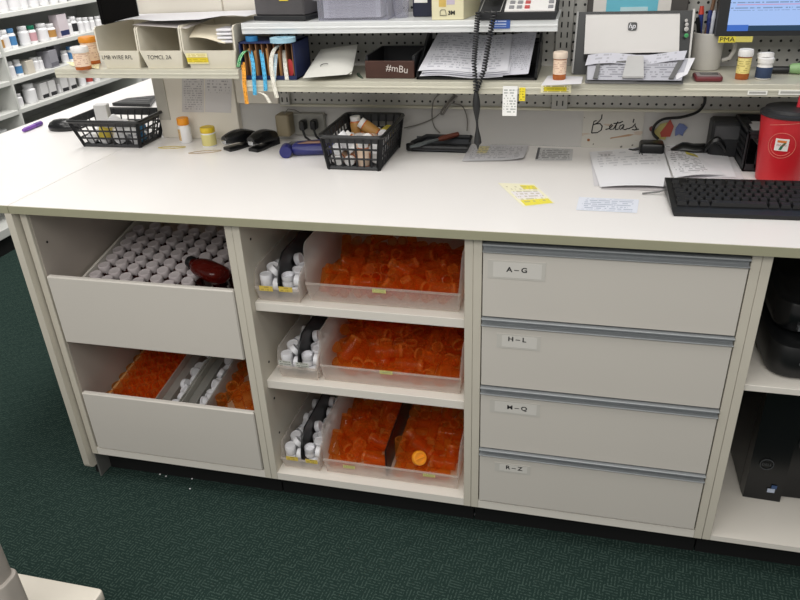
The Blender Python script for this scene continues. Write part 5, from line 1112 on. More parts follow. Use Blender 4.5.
# flat black tray behind it
a, b, c_, d_ = onz(112, 103, TOP+.012), onz(150, 104, TOP+.012), onz(157, 95, TOP+.012), onz(127, 98, TOP+.012)
t = thing('counting_tray', 'flat dark tray lying behind the side counter basket', 'tray', tuple((a+c_)/2-Vector((0, 0, .012))))
dz = Vector((0, 0, .011))
part('tray_body', MB().hexa([a-dz, b-dz, c_-dz, d_-dz], [a, b, c_, d_]), DARK, t)
for k in range(3):
    f = .2+k*.28; q0, q1 = a.lerp(d_, f), b.lerp(c_, f)
    part('tray_rib', MB().tube([q0.lerp(q1, .08), q0.lerp(q1, .92)], .003, 6), GREYP, t)
# black stapler/mouse
p = onz(62, 131, TOP)
t = thing('computer_mouse', 'black computer mouse left of the side counter basket', 'mouse', (p.x, p.y+.02, TOP+.0005), (0, 0, .15))
rings = []
for z, k in ((0, .94), (.004, 1), (.015, .98), (.026, .82), (.034, .55), (.037, .2)):
    rings.append([(.058*k*math.cos(a*PI/10)-.004*(z/.037), .034*k*math.sin(a*PI/10), z) for a in range(20)])
part('shell', MB().loft(rings), pm('gloss_black', '0f1012', .25), t, world=False)
part('scroll_wheel', MB().lathe([(.008, -.003), (.008, .003)], 12, T3(-.034, 0, .026) @ RX(PI/2)), GREYP, t, world=False)
# purple marker
a, b = onz(23, 130.5, TOP+.008), onz(41, 123, TOP+.008)
t = thing('marker', 'purple marker lying on the side counter', 'marker', tuple(a-Vector((0, 0, .008))))
ax = (b-a)
part('barrel', MB().tube([a, a+ax*.12, a+ax*.65], [.005, .0075, .0075], 12), pm('marker_purple', '7a4aa8', .4), t)
part('cap', MB().tube([a+ax*.65, a+ax], [.0085, .0085], 12), pm('marker_purple_dark', '5f3a8c', .4), t)
# two small bottles
p = onz(186.5, 142, TOP)
ORC = pm('cap_orange3', 'ef9a1e', .4)
t = thing('medicine_bottle', 'white bottle with orange cap standing under the papered panel', 'bottle', (p.x, p.y, TOP+.0005))
part('bottle_body', MB().lathe([(.0185, 0), (.020, .003), (.020, .046), (.016, .053), (.0155, .057)], 22), BW, t, world=False)
mb = MB()
for j, z in enumerate((.008, .045)):
    for i in range(9): a = math.radians(165+i*12); mb.uv[len(mb.v)] = (i/8, j); mb.v.append((.0203*math.cos(a), .0203*math.sin(a), z))
for i in range(8): mb.f.append((i, i+1, 10+i, 9+i)); mb.m.append(0)
part('label', mb, printed('label_tan2', 'd9b98a', 'a8743a', rows=6, dens=.5, words=5), t, 'tan printed label', world=False)
part('cap', ribbed(.0185, .022, 26, .056), ORC, t, 'orange cap', world=False)
p = onz(210, 145.5, TOP)
t = thing('medicine_jar', 'yellow labelled jar with yellow lid right of the orange capped bottle', 'jar', (p.x, p.y, TOP+.0005))
part('jar_body', MB().lathe([(.021, 0), (.0225, .003, 1), (.0225, .038), (.021, .042)], 22), [BW, printed('label_yellow2', 'd9cf8a', '8a8448', rows=5, dens=.55, words=10)], t, world=False)
part('lid', ribbed(.0225, .017, 26, .042), pm('lid_yellow', 'e2c22a', .4), t, 'yellow lid', world=False)
# rubber bands
def band(px, rx, ry, rot, label, m):
    p = onz(*px, TOP+.0012)
    pts = [Vector((p.x, p.y, TOP+.0014))+RZ(rot) @ Vector((rx*math.cos(a*PI/14)*(1+.15*math.sin(a*.9)), ry*math.sin(a*PI/14), .0008*abs(math.sin(a*.7)))) for a in range(28)]
    single('rubber_band', MB().tube(pts, .0011, 5, closed=True), m, label, 'rubber band')
band((172, 147.5), .040, .010, .15, 'yellow rubber band before the orange capped bottle', pm('rubber_yellow', 'c9b45a', .6))
band((205, 152), .045, .012, .35, 'tan rubber band before the yellow jar', pm('rubber_tan', 'b9a48a', .6))
# staplers
def stapler(label, px, pz, rot, L, big=1.):
    p = onz(*px, TOP)
    t = thing('stapler', label, 'stapler', (p.x, p.y, TOP+.0005), (0, 0, rot))
    rings = []
    for i in range(9):       # base
        a = i/8; w = .019*(.75+.25*math.sin(PI*min(1, a*1.6+.15)))*big
        zz = .010+.016*max(0, (a-.55)/.45)**1.2
        rings.append([(a*L, w*c, z) for c, z in ((-1, 0), (1, 0), (1, zz*.7), (.8, zz), (-.8, zz), (-1, zz*.7))])
    part('base', MB().loft(rings), DARK, t, world=False)
    rings = []
    for i in range(13):      # upper arm, mouth open at the front
        a = i/12; w = .018*(.62+.38*math.sin(PI*(.12+.80*a)))*big
        zl = .026-.012*a; zu = .034+.024*math.sin(PI*(.16+.70*a))-.004*a
        rings.append([(a*L-.004, w*c, z) for c, z in ((-1, zl), (1, zl), (1, zl+(zu-zl)*.6), (.7, zu-.003), (.25, zu), (-.25, zu), (-.7, zu-.003), (-1, zl+(zu-zl)*.6))])
    part('upper_arm', MB().loft(rings), pm('gloss_black', '0f1012', .25), t, world=False)
    part('staple_rail', MB().box(-.003, L*.75, -.006*big, .006*big, .019, .027, .001), pm('steel', 'b9bbbd', .25, .8), t, 'steel staple rail', world=False)
    part('nose_plate', MB().box(-.007, -.003, -.009*big, .009*big, .020, .034, .002), pm('steel', 'b9bbbd', .25, .8), t, world=False)
    return t
stapler('black stapler lying open mouthed left of its twin', (227, 151), 0, math.radians(58), .108, 1.15)
stapler('black stapler right of its twin, beside the brown adapter', (253, 152), 0, math.radians(70), .105, 1.1)
# power outlet plate, adapter, blue tool
yv = .669
a, b = ony(293, 112, .668), ony(327, 131, .668)
t = thing('outlet_plate', 'grey steel outlet strip with two black plugs on the backsplash', 'power outlet', ((a.x+b.x)/2, .668, b.z))
part('plate', MB().box(a.x, b.x, .655, .6715, b.z-.012, a.z, .003), pm('outlet_grey', '8d8c86', .4, .2), t)
for px in ((304, 124), (315, 123.5)):
    q = ony(*px, .65)
    part('plug', MB().box(q.x-.010, q.x+.010, .628, .655, q.z-.016, q.z+.014, .004).tube([(q.x, .632, q.z-.012), (q.x+.008, .63, q.z-.035), (q.x+.022, .636, TOP+.006)], .0035, 6), DARK, t, 'black plug')
q = ony(284, 125, .63)
t = thing('power_adapter', 'brown grey power adapter plugged in left of the outlet strip', 'adapter', (q.x, .64, q.z-.03))
part('case', rbox(MB(), q.x-.022, q.x+.024, .612, .668, q.z-.033, q.z+.034, .010, .006), pm('adapter_tan', '857a62', .5, var=.08), t)
part('cable', MB().tube([ony(284, 114, .63), ony(288, 109, .64), ony(295, 110, .65), ony(303, 114, .66), ony(318, 113, .662), ony(327, 115, .664)], .0016, 5), pm('cable_grey', '77746f', .5), t)
p0, p1 = onz(286, 151, TOP+.018), onz(330, 149, TOP+.018)
t = thing('hole_punch', 'navy blue hand tool with a tan inset lying between the staplers and the basket', 'tool', tuple(p0-Vector((0, 0, .018))))
BLU = pm('tool_blue', '24286a', .35, var=.08)
ax = (p1-p0).normalized(); sd = Vector((-ax.y, ax.x, 0))
def cross(c, w, h): return [c+sd*(w*math.cos(k*PI/6))+Vector((0, 0, h*math.sin(k*PI/6))) for k in range(12)]
part('body', MB().loft([cross(p0+ax*.018+sd*.012, .014, .014), cross(p0+ax*.03+sd*.022, .032, .020), cross(p0+ax*.10+sd*.024, .034, .022), cross(p0+ax*.14+sd*.022, .034, .020)]), BLU, t)
part('inset', MB().loft([cross(p0+ax*.035+sd*.008+Vector((0, 0, .018)), .002, .001), cross(p0+ax*.065+sd*.010+Vector((0, 0, .0195)), .008, .004), cross(p0+ax*.138+sd*.010+Vector((0, 0, .0185)), .008, .004)]), pm('inset_tan', '8a6a58', .5), t, 'tan inset')
part('roller', MB().lathe([(.017, -.02), (.018, -.018), (.018, .018), (.017, .02)], 22, frame(p0+sd*.004, Vector((0, 0, 1)), ax)), BLU, t)
part('arm', MB().tube([p0+sd*.012, p0+sd*.045+ax*.012+Vector((0, 0, .006)), p0+sd*.062+ax*.05], [.013, .010, .008], 8), GREYP, t)
# counting tray with spatula
a, b, c_, d_ = onz(406, 153, TOP), onz(464, 152, TOP), onz(470, 134, TOP), onz(422, 134, TOP)
t = thing('pill_tray', 'dark grey pill counting tray pushed against the backsplash', 'tray', (.975, .61, TOP+.0005))
x0, x1, y0, y1 = a.x+.012, b.x+.01, .575, .662
part('tray_floor', MB().box(x0, x1, y0, y1, TOP+.0005, TOP+.004), DARK2, t)
part('rim', MB().tube([(x0, y0, TOP+.014), (x1, y0, TOP+.014), (x1, y1-.006, TOP+.024), (x0+.03, y1-.006, TOP+.024), (x0-.004, y0+.035, TOP+.016)], .007, 8, closed=True), DARK2, t)
part('walls', MB().hexa([(x0, y0, TOP+.001), (x1, y0, TOP+.001), (x1, y0+.004, TOP+.001), (x0, y0+.004, TOP+.001)], [(x0, y0, TOP+.014), (x1, y0, TOP+.014), (x1, y0+.004, TOP+.014), (x0, y0+.004, TOP+.014)])
     .hexa([(x0, y1-.008, TOP+.001), (x1, y1-.008, TOP+.001), (x1, y1-.004, TOP+.001), (x0, y1-.004, TOP+.001)], [(x0, y1-.008, TOP+.024), (x1, y1-.008, TOP+.024), (x1, y1-.004, TOP+.024), (x0, y1-.004, TOP+.024)]), pm('tray_grey', '4a4c50', .4), t)
part('spout', MB().lathe([(.009, 0), (.012, .003), (.012, .018), (.009, .02)], 14, T3(x0-.004, y0+.004, TOP+.003)), DARK, t)
p0, p1, p2 = onz(410, 147, TOP+.026), onz(438, 139.5, TOP+.03), onz(458, 134, TOP+.034)
t = thing('spatula', 'metal spatula with reddish wooden handle resting across the pill tray', 'spatula', tuple(p0-Vector((0, 0, .005))))
part('blade', MB().tube([p0, p0.lerp(p1, .3), p1], [.003, .006, .004], 6), pm('blade_steel', '7c8488', .3, .7), t)
part('handle', MB().tube([p1, p1.lerp(p2, .2), p2], [.005, .0085, .007], 8), pm('handle_red', '6e3a2c', .45, var=.15), t, 'reddish wooden handle')
# grey cables on the wall
def cable(label, pts, r, mat, wy=None, cat='cable'):
    P = [Vector(p) for p in pts]; n = 8*(len(P)-1); q = []
    for i in range(n+1):
        f = i/n*(len(P)-1); k = min(int(f), len(P)-2); a = f-k
        A, B, C_, D = P[max(k-1, 0)], P[k], P[k+1], P[min(k+2, len(P)-1)]
        q.append(.5*((2*B)+(C_-A)*a+(2*A-5*B+4*C_-D)*a*a+(3*B-A-3*C_+D)*a**3))
    return single('cable', MB().tube(q, r, 6), mat, label, cat)
CG = pm('cable_grey', '77746f', .5)
W = lambda px, py, y=.662: tuple(ony(px, py, y))
cable('thin grey cable hanging in a loop above the pill tray', [W(442, 92), W(434, 100), W(432, 114), W(434, 126), W(440, 133, .658)], .0018, CG)
cable('thin grey cable curving from the shelf down to the right of the pill tray', [W(456, 92, .658), W(450, 102, .656), W(462, 106), W(467, 118), W(467, 131, .66)], .0018, CG)
cable('thin grey cable running from the basket up to the bundled loop', [W(404, 128, .66), W(420, 124), W(434, 118), W(441, 112, .658)], .0018, CG)
cable('bundled grey cable loop tied under the lower shelf', [W(455, 95, .652), W(447, 104, .65), W(441, 112, .65), W(443, 114, .648), W(448, 106, .646), W(457, 96, .646)], .0035, CG)
# flat papers & labels on the worktop
def flat(name, label, px, mat, z=.0008, lift=None, cat='paper', nu=6, nv=4):
    return paper(name, label, cat, [onz(x, y, TOP+z) for x, y in px], mat, nu, nv, lift)
flat('receipt', 'long printed receipt lying against the backsplash under the cord', [(462, 161), (523, 160), (529, 145), (470, 144.5)], printed('receipt', 'd0cfd4', '8e8e96', rows=9, dens=.5, words=22, extra=[(.18, .35, .45, .9, 'd8cd9a')]), .003, lambda u, v: .010*max(0, u-.75)*4*max(0, .6-v))
flat('flat_label', 'white printed label stuck flat near the backsplash', [(535, 160.5), (572, 160.5), (573, 149), (538, 147.5)], printed('flatlabel', 'cbcbcd', '46464c', rows=7, dens=.55, words=12, extra=[(0, .07, .1, 1, '5a5a5e')]))
flat('label_sheet', 'yellow and white label sheet lying at an angle in the middle of the worktop', [(523, 206.5), (555, 203), (534, 184), (498, 183)], printed('label_sheet', 'f0ecd0', 'b0a888', rows=9, dens=.5, words=12, extra=[(.55, .95, .72, .92, 'e9dc4c'), (.1, .95, .02, .24, 'ecdf50'), (.1, .9, .3, .62, 'ece8ea')]))
flat('label_strip_sheet', 'white strip of printed labels lying before the papers', [(576, 210), (637, 213), (639, 199.5), (579, 197)], printed('strip_sheet', 'dfe3ee', '8c98ac', rows=7, dens=.55, words=16))
flat('paper_sheet', 'lowest crumpled sheet under the big white page', [(594, 186), (645, 184), (640, 152), (590, 154)], printed('crumple', 'd6d4d8', '9a989e', rows=5, dens=.5), .001, lambda u, v: .006*math.sin(u*5)*v)
flat('paper_sheet', 'grey strip of shade drawn as a sheet below the big white page', [(601, 189), (672, 191), (668, 180), (605, 182)], pm('paper_shadow', 'c4bfc0', .7), .0012)  # grey colour stands in for the shadow under the page's front edge
flat('paper_sheet', 'big white page with faint print and two small ink spots, left of the paper pile', [(600, 187), (674, 187.5), (662, 145), (589, 152)], printed('page_big', 'ebebef', 'c3c3ca', rows=14, dens=.5, words=16, y=(.5, .95), extra=[(.655, .675, .80, .85, '2a2a2e'), (.685, .705, .77, .82, '2a2a2e')]), .005, lambda u, v: .005*math.sin(PI*u)*(1-v))
flat('paper_sheet', 'lowest plain sheet at the right of the paper pile', [(690, 182), (745, 180), (727, 145), (684, 150)], pm('paper_lilac', 'dcd9dc', .7), .002)
flat('paper_sheet', 'white sheet angled behind the printed form in the paper pile', [(690, 176), (736, 177), (721, 138), (668, 150)], PAPER, .004, lambda u, v: .008*math.sin(u*3)*v)
flat('paper_sheet', 'printed form with a yellow mark in the middle of the paper pile', [(674, 178), (726, 174), (702, 152), (660, 138)], printed('form_big', 'e6e6ea', '6e6e76', rows=20, dens=.5, words=12, x=(.08, .72), y=(.08, .8), extra=[(.48, .75, .62, .72, 'd8cc5a')]), .008, lambda u, v: .004*math.sin(u*4))
# wall card with handwriting, stains
a, b, c_, d_ = ony(581, 147, .668), ony(641, 147, .668), ony(645, 112, .668), ony(585, 111, .668)
t = thing('wall_card', 'speckled white card with handwriting and a tan smear, taped to the backsplash', 'card', ((a.x+b.x)/2, .668, a.z))
def speck():
    m, nt = newmat('speckled_card'); n = noise(nt, 55, 1); n2 = noise(nt, 9, 2, stretch=(1, 1, 6))
    col = mixc(nt, math_(nt, 'MULTIPLY', math_(nt, 'GREATER_THAN', n2, .62), .4), lin('c0bdb5'), lin('b08a66'))
    col = mixc(nt, math_(nt, 'GREATER_THAN', n, .74), col, lin('6a6862'))
    p = shader(nt, col, .6); out(nt, p.outputs[0]); return m
part('card', MB().box(a.x, c_.x, .6665, .6715, a.z, c_.z), speck(), t)
part('smear', MB().prism([(0, 0), (.012, .002), (.05, .004), (.066, .008), (.05, .010), (.02, .006), (.002, .004)], .0006, 0, frame(ony(610, 139, .6663), (1, 0, .1), (0, 0, 1))), pm('smear_tan', 'b08f70', .7), t, 'tan smear')
st = ony(588.5, 140, .666)
part('stain', MB().lathe([(.004, 0), (.004, .0006)], 12, T3(st.x, .6665, st.z) @ RX(PI/2)), pm('stain_brown', '9a5a22', .6), t, 'brown stain')
def stroke(px, y=.6655): return [tuple(ony(575+x/10, 100+yy/10, y)) for x, yy in px]
B_ = [[(270, 145), (265, 185), (240, 215), (205, 240), (180, 250), (172, 290), (165, 330)], [(180, 250), (190, 215), (215, 205)], [(205, 240), (250, 235), (272, 260), (262, 300), (225, 325), (165, 330)]]
W_ = [[(305, 295), (345, 285), (375, 255), (365, 240), (345, 265), (350, 295), (385, 290), (430, 215), (405, 270), (405, 298), (435, 290)], [(385, 235), (450, 228), (480, 212)],
      [(485, 245), (455, 255), (440, 280), (455, 297), (480, 270), (490, 248), (478, 290), (500, 297), (530, 285)], [(590, 190), (580, 225)], [(530, 290), (575, 270), (605, 235), (600, 262), (618, 285), (595, 300), (570, 293)], [(595, 300), (640, 290)]]
mb = MB()
for s_ in B_+W_: mb.tube(stroke(s_), .0015, 5)
part('lettering', mb, INK, t, "handwritten black word Beta's")
# picture sticker
a, b, c_, d_ = ony(652, 139, .667), ony(690, 138, .667), ony(690, 118, .667), ony(655, 120, .667)
t = thing('wall_sticker', 'small colourful sticker with red, yellow and blue patches on the backsplash', 'sticker', ((a.x+b.x)/2, .668, a.z))
part('patch', MB().prism([(0, 0), (.03, -.004), (.038, .02), (.03, .045), (.012, .04), (-.002, .02)], .001, 0, frame(ony(654, 138, .668), (1, 0, 0), (0, 0, 1))), pm('patch_yellow', 'b8ad6a', .6, var=.15), t, 'yellow patch')
part('patch', MB().prism([(0, 0), (.024, .002), (.03, .03), (.018, .05), (.006, .028), (-.004, .012)], .001, 0, frame(ony(661, 137, .667), (1, 0, 0), (0, 0, 1))), pm('patch_red', 'b04a3c', .6, var=.15), t, 'red patch')
part('patch', MB().prism([(0, 0), (.010, .006), (.020, .0), (.022, .012), (.030, .024), (.018, .034), (.006, .036), (-.002, .02)], .001, 0, frame(ony(675, 136, .667), (1, 0, 0), (0, 0, 1))), pm('patch_blue', '6a78a8', .6, var=.15), t, 'blue patch')
# black cable + adapters behind papers
cable('thick black cable looping from the shelf down to the black adapter', [W(705, 96, .655), W(704, 104, .65), W(697, 112, .648), W(682, 117, .65), W(664, 119, .652), W(655, 125, .652), W(653, 133, .645), W(658, 139, .63)], .0042, DARK)
q = ony(652, 129, .655)
single('cable_clip', MB().lathe([(.005, 0), (.007, .004), (.007, .010), (.004, .012)], 14, T3(q.x, .664, q.z) @ RX(PI/2)), pm('knob_maroon', '6a2a28', .5), 'small maroon cable clip on the backsplash left of the sticker', 'clip')
p = onz(650, 146, TOP)
t = thing('power_brick', 'black power brick behind the big white page', 'adapter', (p.x, .625, TOP+.0005))
part('case', rbox(MB(), p.x-.035, p.x+.030, .602, .655, TOP+.0005, TOP+.032, .010, .008), DARK, t)
part('lead', MB().tube([(p.x-.035, .63, TOP+.012), (p.x-.05, .63, TOP+.006), (p.x-.06, .64, TOP+.004)], .004, 6), DARK, t)
p = onz(686, 141, TOP)
t = thing('black_pouch', 'crumpled black pouch behind the printed form', 'pouch', (p.x, .63, TOP+.0005))
rings = []
for k in range(9):
    a = k/8; h = .012+.022*math.sin(PI*a)*(1+.3*math.sin(a*9)); w = .018*math.sin(PI*(.12+.76*a))+.006
    rings.append([(p.x-.055+a*.115, .63+w*math.cos(c*PI/6), TOP+.0005+h*.5+h*.5*math.sin(c*PI/6)) for c in range(12)])
part('pouch', MB().loft(rings), DARK, t)
t = thing('label_maker', 'dark grey device beside the black letter basket', 'device', (1.80, .63, TOP+.0005))
a = ony(712, 118, .64); b = ony(744, 140, .62)
part('body', MB().box(a.x-.002, b.x+.01, .60, .66, TOP+.0005, a.z+.002, .006), DARK2, t)
part('display', MB().box(a.x+.006, b.x-.004, .597, .602, TOP+.05, a.z-.01, .002), pm('display_grey', '4f5052', .3), t)
part('lever', MB().loft([[(a.x-.015+.05*k/6, .60-.02+.0*k+.012*math.cos(c*PI/4), TOP+.03+.03*math.sin(k/6*PI)*.8+.010*math.sin(c*PI/4)) for c in range(8)] for k in range(7)]), DARK, t)
# black letter bin
a = onz(741, 160, TOP); f_ = onz(759, 172, TOP)
x0 = 1.792; xb = 2.05; y0 = .485; y1 = .655; hB = .105
t = thing('letter_bin', 'black perforated letter bin behind the red cup', 'bin', ((x0+xb)/2, .54, TOP+.0005))
mb = MB()
th = .003
def holes_side(x):
    # side wall as frame plus bars
    mb.box(x, x+th, y0, y1, TOP+.0005, TOP+.025); mb.box(x, x+th, y0, y1, TOP+hB-.018, TOP+hB)
    mb.box(x, x+th, y0, y0+.03, TOP+.02, TOP+hB); mb.box(x, x+th, y1-.03, y1, TOP+.02, TOP+hB)
    for k in range(9):
        y = y0+.03+(y1-y0-.06)*k/8; mb.box(x, x+th, y-.003, y+.003, TOP+.02, TOP+hB-.01)
    for k in range(5):
        z = TOP+.025+(hB-.043)*k/4; mb.box(x, x+th, y0+.02, y1-.02, z-.003, z+.003)
holes_side(x0); holes_side(xb)
mb.box(x0, xb, y1-th, y1, TOP+.0005, TOP+hB).box(x0, xb, y0, y1, TOP+.0005, TOP+.0035).box(x0, xb, y0, y0+th, TOP+.0005, TOP+.02).box(x0, xb, y0, y0+th, TOP+hB-.02, TOP+hB)
for k in range(10): xx = x0+(xb-x0)*k/9; mb.box(xx-.004, xx+.004, y0, y0+th, TOP+.01, TOP+hB-.01)
mb.box(x0-.005, xb+.005, y0-.005, y0+.003, TOP+hB-.008, TOP+hB, .002).box(x0-.005, x0+.003, y0-.005, y1+.002, TOP+hB-.008, TOP+hB, .002)
part('bin_body', mb, DARK2, t)
for k in range(3):
    paper('paper_sheet', 'white card stack in the black letter bin, %s' % ('uppermost', 'middle', 'lowest')[k], 'paper', [(x0+.02+k*.004, y0+.02, TOP+.088-k*.012), (x0+.17, y0+.02, TOP+.085-k*.012), (x0+.17, y1-.03, TOP+.092-k*.012), (x0+.02, y1-.03, TOP+.094-k*.012)], PAPER if k == 0 else pm('paper_grey', 'cfc9c6', .7), 2, 2)
single('green_packet', MB().box(1.95, 2.0, y0+.012, y0+.05, TOP+.005, TOP+.075, .003), pm('packet_green', '8fa888', .5), 'pale green packet in the front of the black letter bin', 'packet')
# red cup
p = onz(778, 180, TOP)
cx, cy = p.x-.002, p.y+.002
t = thing('drink_cup', 'red tumbler with black lid, red straw and a printed 7 emblem', 'cup', (cx, cy, TOP+.0005))
RED = pm('cup_red', 'c01c26', .35, var=.04)
rz = lambda z: .050+.014*z/.160
part('cup_body', MB().lathe([(.047, 0), (.050, .003), (rz(.160), .160)], 36), RED, t, world=False)
part('lid', MB().lathe([(.063, .158), (.067, .160), (.067, .166), (.059, .169), (.057, .176), (.03, .178)], 36), DARK2, t, world=False)
part('straw', MB().tube([(.012, -.005, .176), (.014, -.004, .26)], .0055, 10), pm('straw_red', 'c8303c', .35), t, world=False)
av = math.atan2(CAM.y-cy, CAM.x-cx)-.10
def wrap(mb, off, zc):
    o = MB(); o.f = mb.f; o.m = mb.m
    for x, y, z in mb.v:
        zz = zc+y; r = rz(zz)+off+z; a = av+x/r; o.v.append((r*math.cos(a), r*math.sin(a), zz))
    return o
zc = .101
sq = MB().sheet([(-.0145, -.0145, 0), (.0145, -.0145, 0), (.0145, .0145, 0), (-.0145, .0145, 0)], 6, 2); sq.uv = {}
em = part('emblem', wrap(sq, .0006, zc), pm('emblem_white', 'e8e4de', .4), t, 'white square emblem', world=False)
def bars(polys):
    m = MB()
    for pl in polys: m.add([(x, y, 0) for x, y in pl], [tuple(range(len(pl)))])
    return m
part('numeral', wrap(bars([[(-.010, .005), (0, .005), (0, .0105), (-.010, .0105)], [(0, .005), (.009, .005), (.010, .0105), (0, .0105)]]), .0011, zc), pm('num_orange', 'd8752c', .4), t, 'orange top of the numeral 7', world=False)
part('numeral', wrap(bars([[(.004, .005), (.010, .0055), (.004, -.004), (-.002, -.004)], [(-.002, -.004), (.004, -.004), (.001, -.012), (-.005, -.012)]]), .0011, zc), pm('num_green', '2a6a4a', .4), t, 'dark stem of the numeral 7', world=False)
part('lettering', wrap(text_mb('ELEVEN', .0062, T3(0, -.0008, 0)), .0014, zc), pm('num_red', 'a8242c', .4), t, world=False)
ring = lambda R, z0, a0, a1: [(R*math.cos(math.radians(a)), z0+R*math.sin(math.radians(a)), 0) for a in range(a0, a1+1, 8)]
LINE = pm('cup_line', 'd98a78', .5)
for pts in (ring(.030, -.002, -200, 160), ring(.024, -.002, 150, 330)):
    m = MB(); m.v = pts; w = wrap(m, .0004, zc)
    part('ring_line', MB().tube(w.v, .0005, 4), LINE, t, world=False)
m = MB(); m.v = [(-.035+.09*k/12, .042+.012*math.sin(k/12*1.5), 0) for k in range(13)]
part('ring_line', MB().tube(wrap(m, .0004, zc).v, .0005, 4), LINE, t, world=False)
# keyboard
kl = onz(672, 217, TOP); kr = onz(800, 219.5, TOP); ang = math.radians(2.0)
t = thing('keyboard', 'black computer keyboard at the right front of the worktop', 'keyboard', (kl.x, kl.y+.004, TOP+.0005), (0, 0, ang))
Wk, Dk = .455, .165
prof = [(0, 0), (Dk, .006), (Dk, .034), (.03, .014), (.0, .009)]
vs = [(x, y, z) for x in (0, Wk) for y, z in prof]; n = len(prof)
part('case', MB().add([(0.004 if i == 0 else x, y, z) for i, (x, y, z) in enumerate(vs)], [tuple(range(n)), tuple(range(n, 2*n))[::-1]]+[((i+1) % n, i, n+i, n+(i+1) % n) for i in range(n)]), DARK, t, world=False)
kz = lambda y: .014+(y-.03)*.148
keym = {}
def key(x, y, w):
    k = round(w, 4)
    if k not in keym:
        keym[k] = MB().hexa([(0, 0, 0), (w, 0, 0), (w, .0165, .0024), (0, .0165, .0024)], [(.0022, .002, .0075), (w-.0022, .002, .0075), (w-.0022, .0145, .0095), (.0022, .0145, .0095)]).mesh('key', pm('key_black', '131315', .5, var=.12))
    obj('key', keym[k], t, (x, y, kz(y)+.0005))
P = .019
KR = [[1.25, 1.25, 1.25, 6.2, 1.25, 1.25, 1.25, 1.25], [2.2]+[1]*10+[2.7], [1.75]+[1]*11+[2.2], [1.5]+[1]*12+[1.5], [1]*13+[2], [1, -.9]+[1]*4+[-.45]+[1]*4+[-.45]+[1]*4]
for r, row in enumerate(KR):
    x = .012; y = .030+r*.0195+(.006 if r == 5 else 0)
    for w in row:
        if w > 0: key(x, y, w*P-.0022)
        x += abs(w)*P
    if r in (0, 3, 4, 5):
        for c in range(3):
            if r == 5 or r in (3, 4) or r == 0: key(.012+15.3*P+c*P, y, P-.0022)
    if r < 5:
        for c in range(3): key(.012+18.7*P+c*P, y, P-.0022)
part('cable', MB().tube([(.0, Dk-.03, .014), (-.012, Dk-.028, .008), (-.05, Dk-.03, .003)], .0022, 6), GREYP, t, world=False)
# papers taped to the end panel
yq = .6468
for nm, px, m in (('left printed notice taped to the cream end panel under the bin shelf', [(182, 112), (204, 112.5), (204, 76), (182, 76)], printed('notice_a', 'c4c1c0', '77757a', rows=16, dens=.5, words=14)),
                  ('right printed notice taped to the cream end panel under the bin shelf', [(205, 112), (231, 113), (232, 77), (205, 76)], printed('notice_b', 'c9c6c6', '77757a', rows=12, dens=.4, words=12, y=(.55, .95)))):
    paper('wall_notice', nm, 'paper', [ony(x, y, yq) for x, y in px], m, 2, 2)
single('panel_seam', MB().box(.0585, .098, .6445, .6485, TOP+.06, 1.148), pm('bracket_grey', 'b9b5ab', .5), 'grey upright bracket strip at the left end of the cream end panel', 'bracket')

# ================================================================== FOREGROUND + FLOOR BITS
STW = pm('stool_cream', 'e3dccf', .5, var=.03); STG = pm('stool_post', 'a9a29a', .5, var=.04)
fr = onz(103, 590, .2); fl = onz(20, 580.5, .2)
t = thing('step_stool', 'cream step with a beige upright post in the near left corner', 'step stool', (.25, -.75, 0))
part('tread', rbox(MB(), fr.x-.46, fr.x, fr.y-.42, fr.y+.004, .165, .2, .012, .006), STW, t, 'cream tread')
part('leg', MB().box(fr.x-.035, fr.x-.008, fr.y-.04, fr.y-.012, 0, .166, .004), STG, t)
part('leg', MB().box(fr.x-.035, fr.x-.008, fr.y-.40, fr.y-.37, 0, .166, .004), STG, t)
part('leg', MB().box(fr.x-.44, fr.x-.41, fr.y-.04, fr.y-.012, 0, .166, .004), STG, t)
yp = -.62
e0 = ony(15, 568, yp); e1 = ony(30, 598, yp)
part('post', rbox(MB(), e0.x-.11, e0.x, yp-.05, yp, .0, .80, .018, .006), STG, t, 'beige upright post')
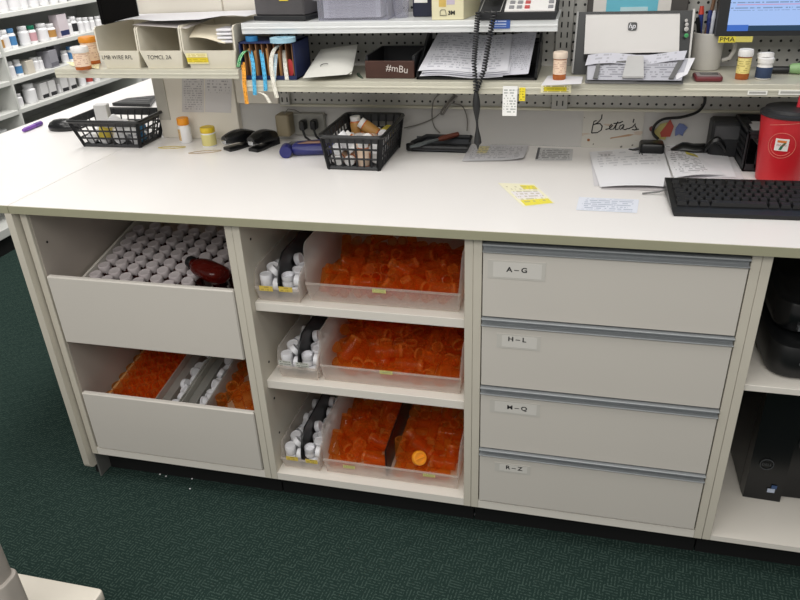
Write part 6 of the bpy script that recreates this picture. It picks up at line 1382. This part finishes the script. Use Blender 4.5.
part('post_sleeve', rbox(MB(), e0.x-.116, e0.x+.009, yp-.056, yp+.004, .0, e0.z-.004, .02, .005), STG, t)
for i, (px, py) in enumerate(((160, 474.5), (192, 479), (166, 476.5), (190, 489), (475, 514.5), (403, 508), (82, 597))):
    p = onz(px, py, 0); s = .0026 if i != 4 else .0045
    single('paper_scrap', MB().hexa([(p.x-s, p.y-s*.6, .0005), (p.x+s, p.y-s, .0005), (p.x+s*.8, p.y+s, .0005), (p.x-s*.7, p.y+s*.7, .0005)], [(p.x-s, p.y-s*.6, .0018), (p.x+s, p.y-s, .0022), (p.x+s*.8, p.y+s, .0016), (p.x-s*.7, p.y+s*.7, .002)]), PAPER,
           'tiny white paper scrap on the carpet before the cabinets', 'paper', group='paper scraps on the carpet')

# ================================================================== LIGHT
def area(name, loc, sx, sy, power, rot=(0, 0, 0), col=(1, .975, .935)):
    l = bpy.data.lights.new(name, 'AREA'); l.shape = 'RECTANGLE'; l.size = sx; l.size_y = sy; l.energy = power; l.color = col
    o = bpy.data.objects.new(name, l); COL.objects.link(o); o.location = loc; o.rotation_euler = rot; return o
area('ceiling_or_fill_panel', (.9, -.35, 2.75), 2.6, 1.0, 24)
area('ceiling_or_fill_panel', (.9, -2.2, 2.6), 3.0, 1.2, 52, (math.radians(20), 0, 0))  # unseen panel, tilted and strengthened to brighten the cabinet fronts
area('ceiling_or_fill_panel', (-.75, 2.0, 2.6), .7, 3.0, 62, (0, math.radians(38), 0))  # added fill, tilted at the aisle shelving to brighten its back
area('ceiling_or_fill_panel', (-.9, -.6, 2.75), .6, 1.2, 12)
w = bpy.data.worlds.new('world'); SC.world = w; w.use_nodes = True
w.node_tree.nodes['Background'].inputs[0].default_value = (1, .985, .95, 1); w.node_tree.nodes['Background'].inputs[1].default_value = .36
SC.view_settings.view_transform = 'Standard'; SC.view_settings.look = 'None'; SC.view_settings.exposure = 0.0; SC.view_settings.gamma = 1.0
SC.cycles.transparent_max_bounces = 24
SC.cycles.max_bounces = 8
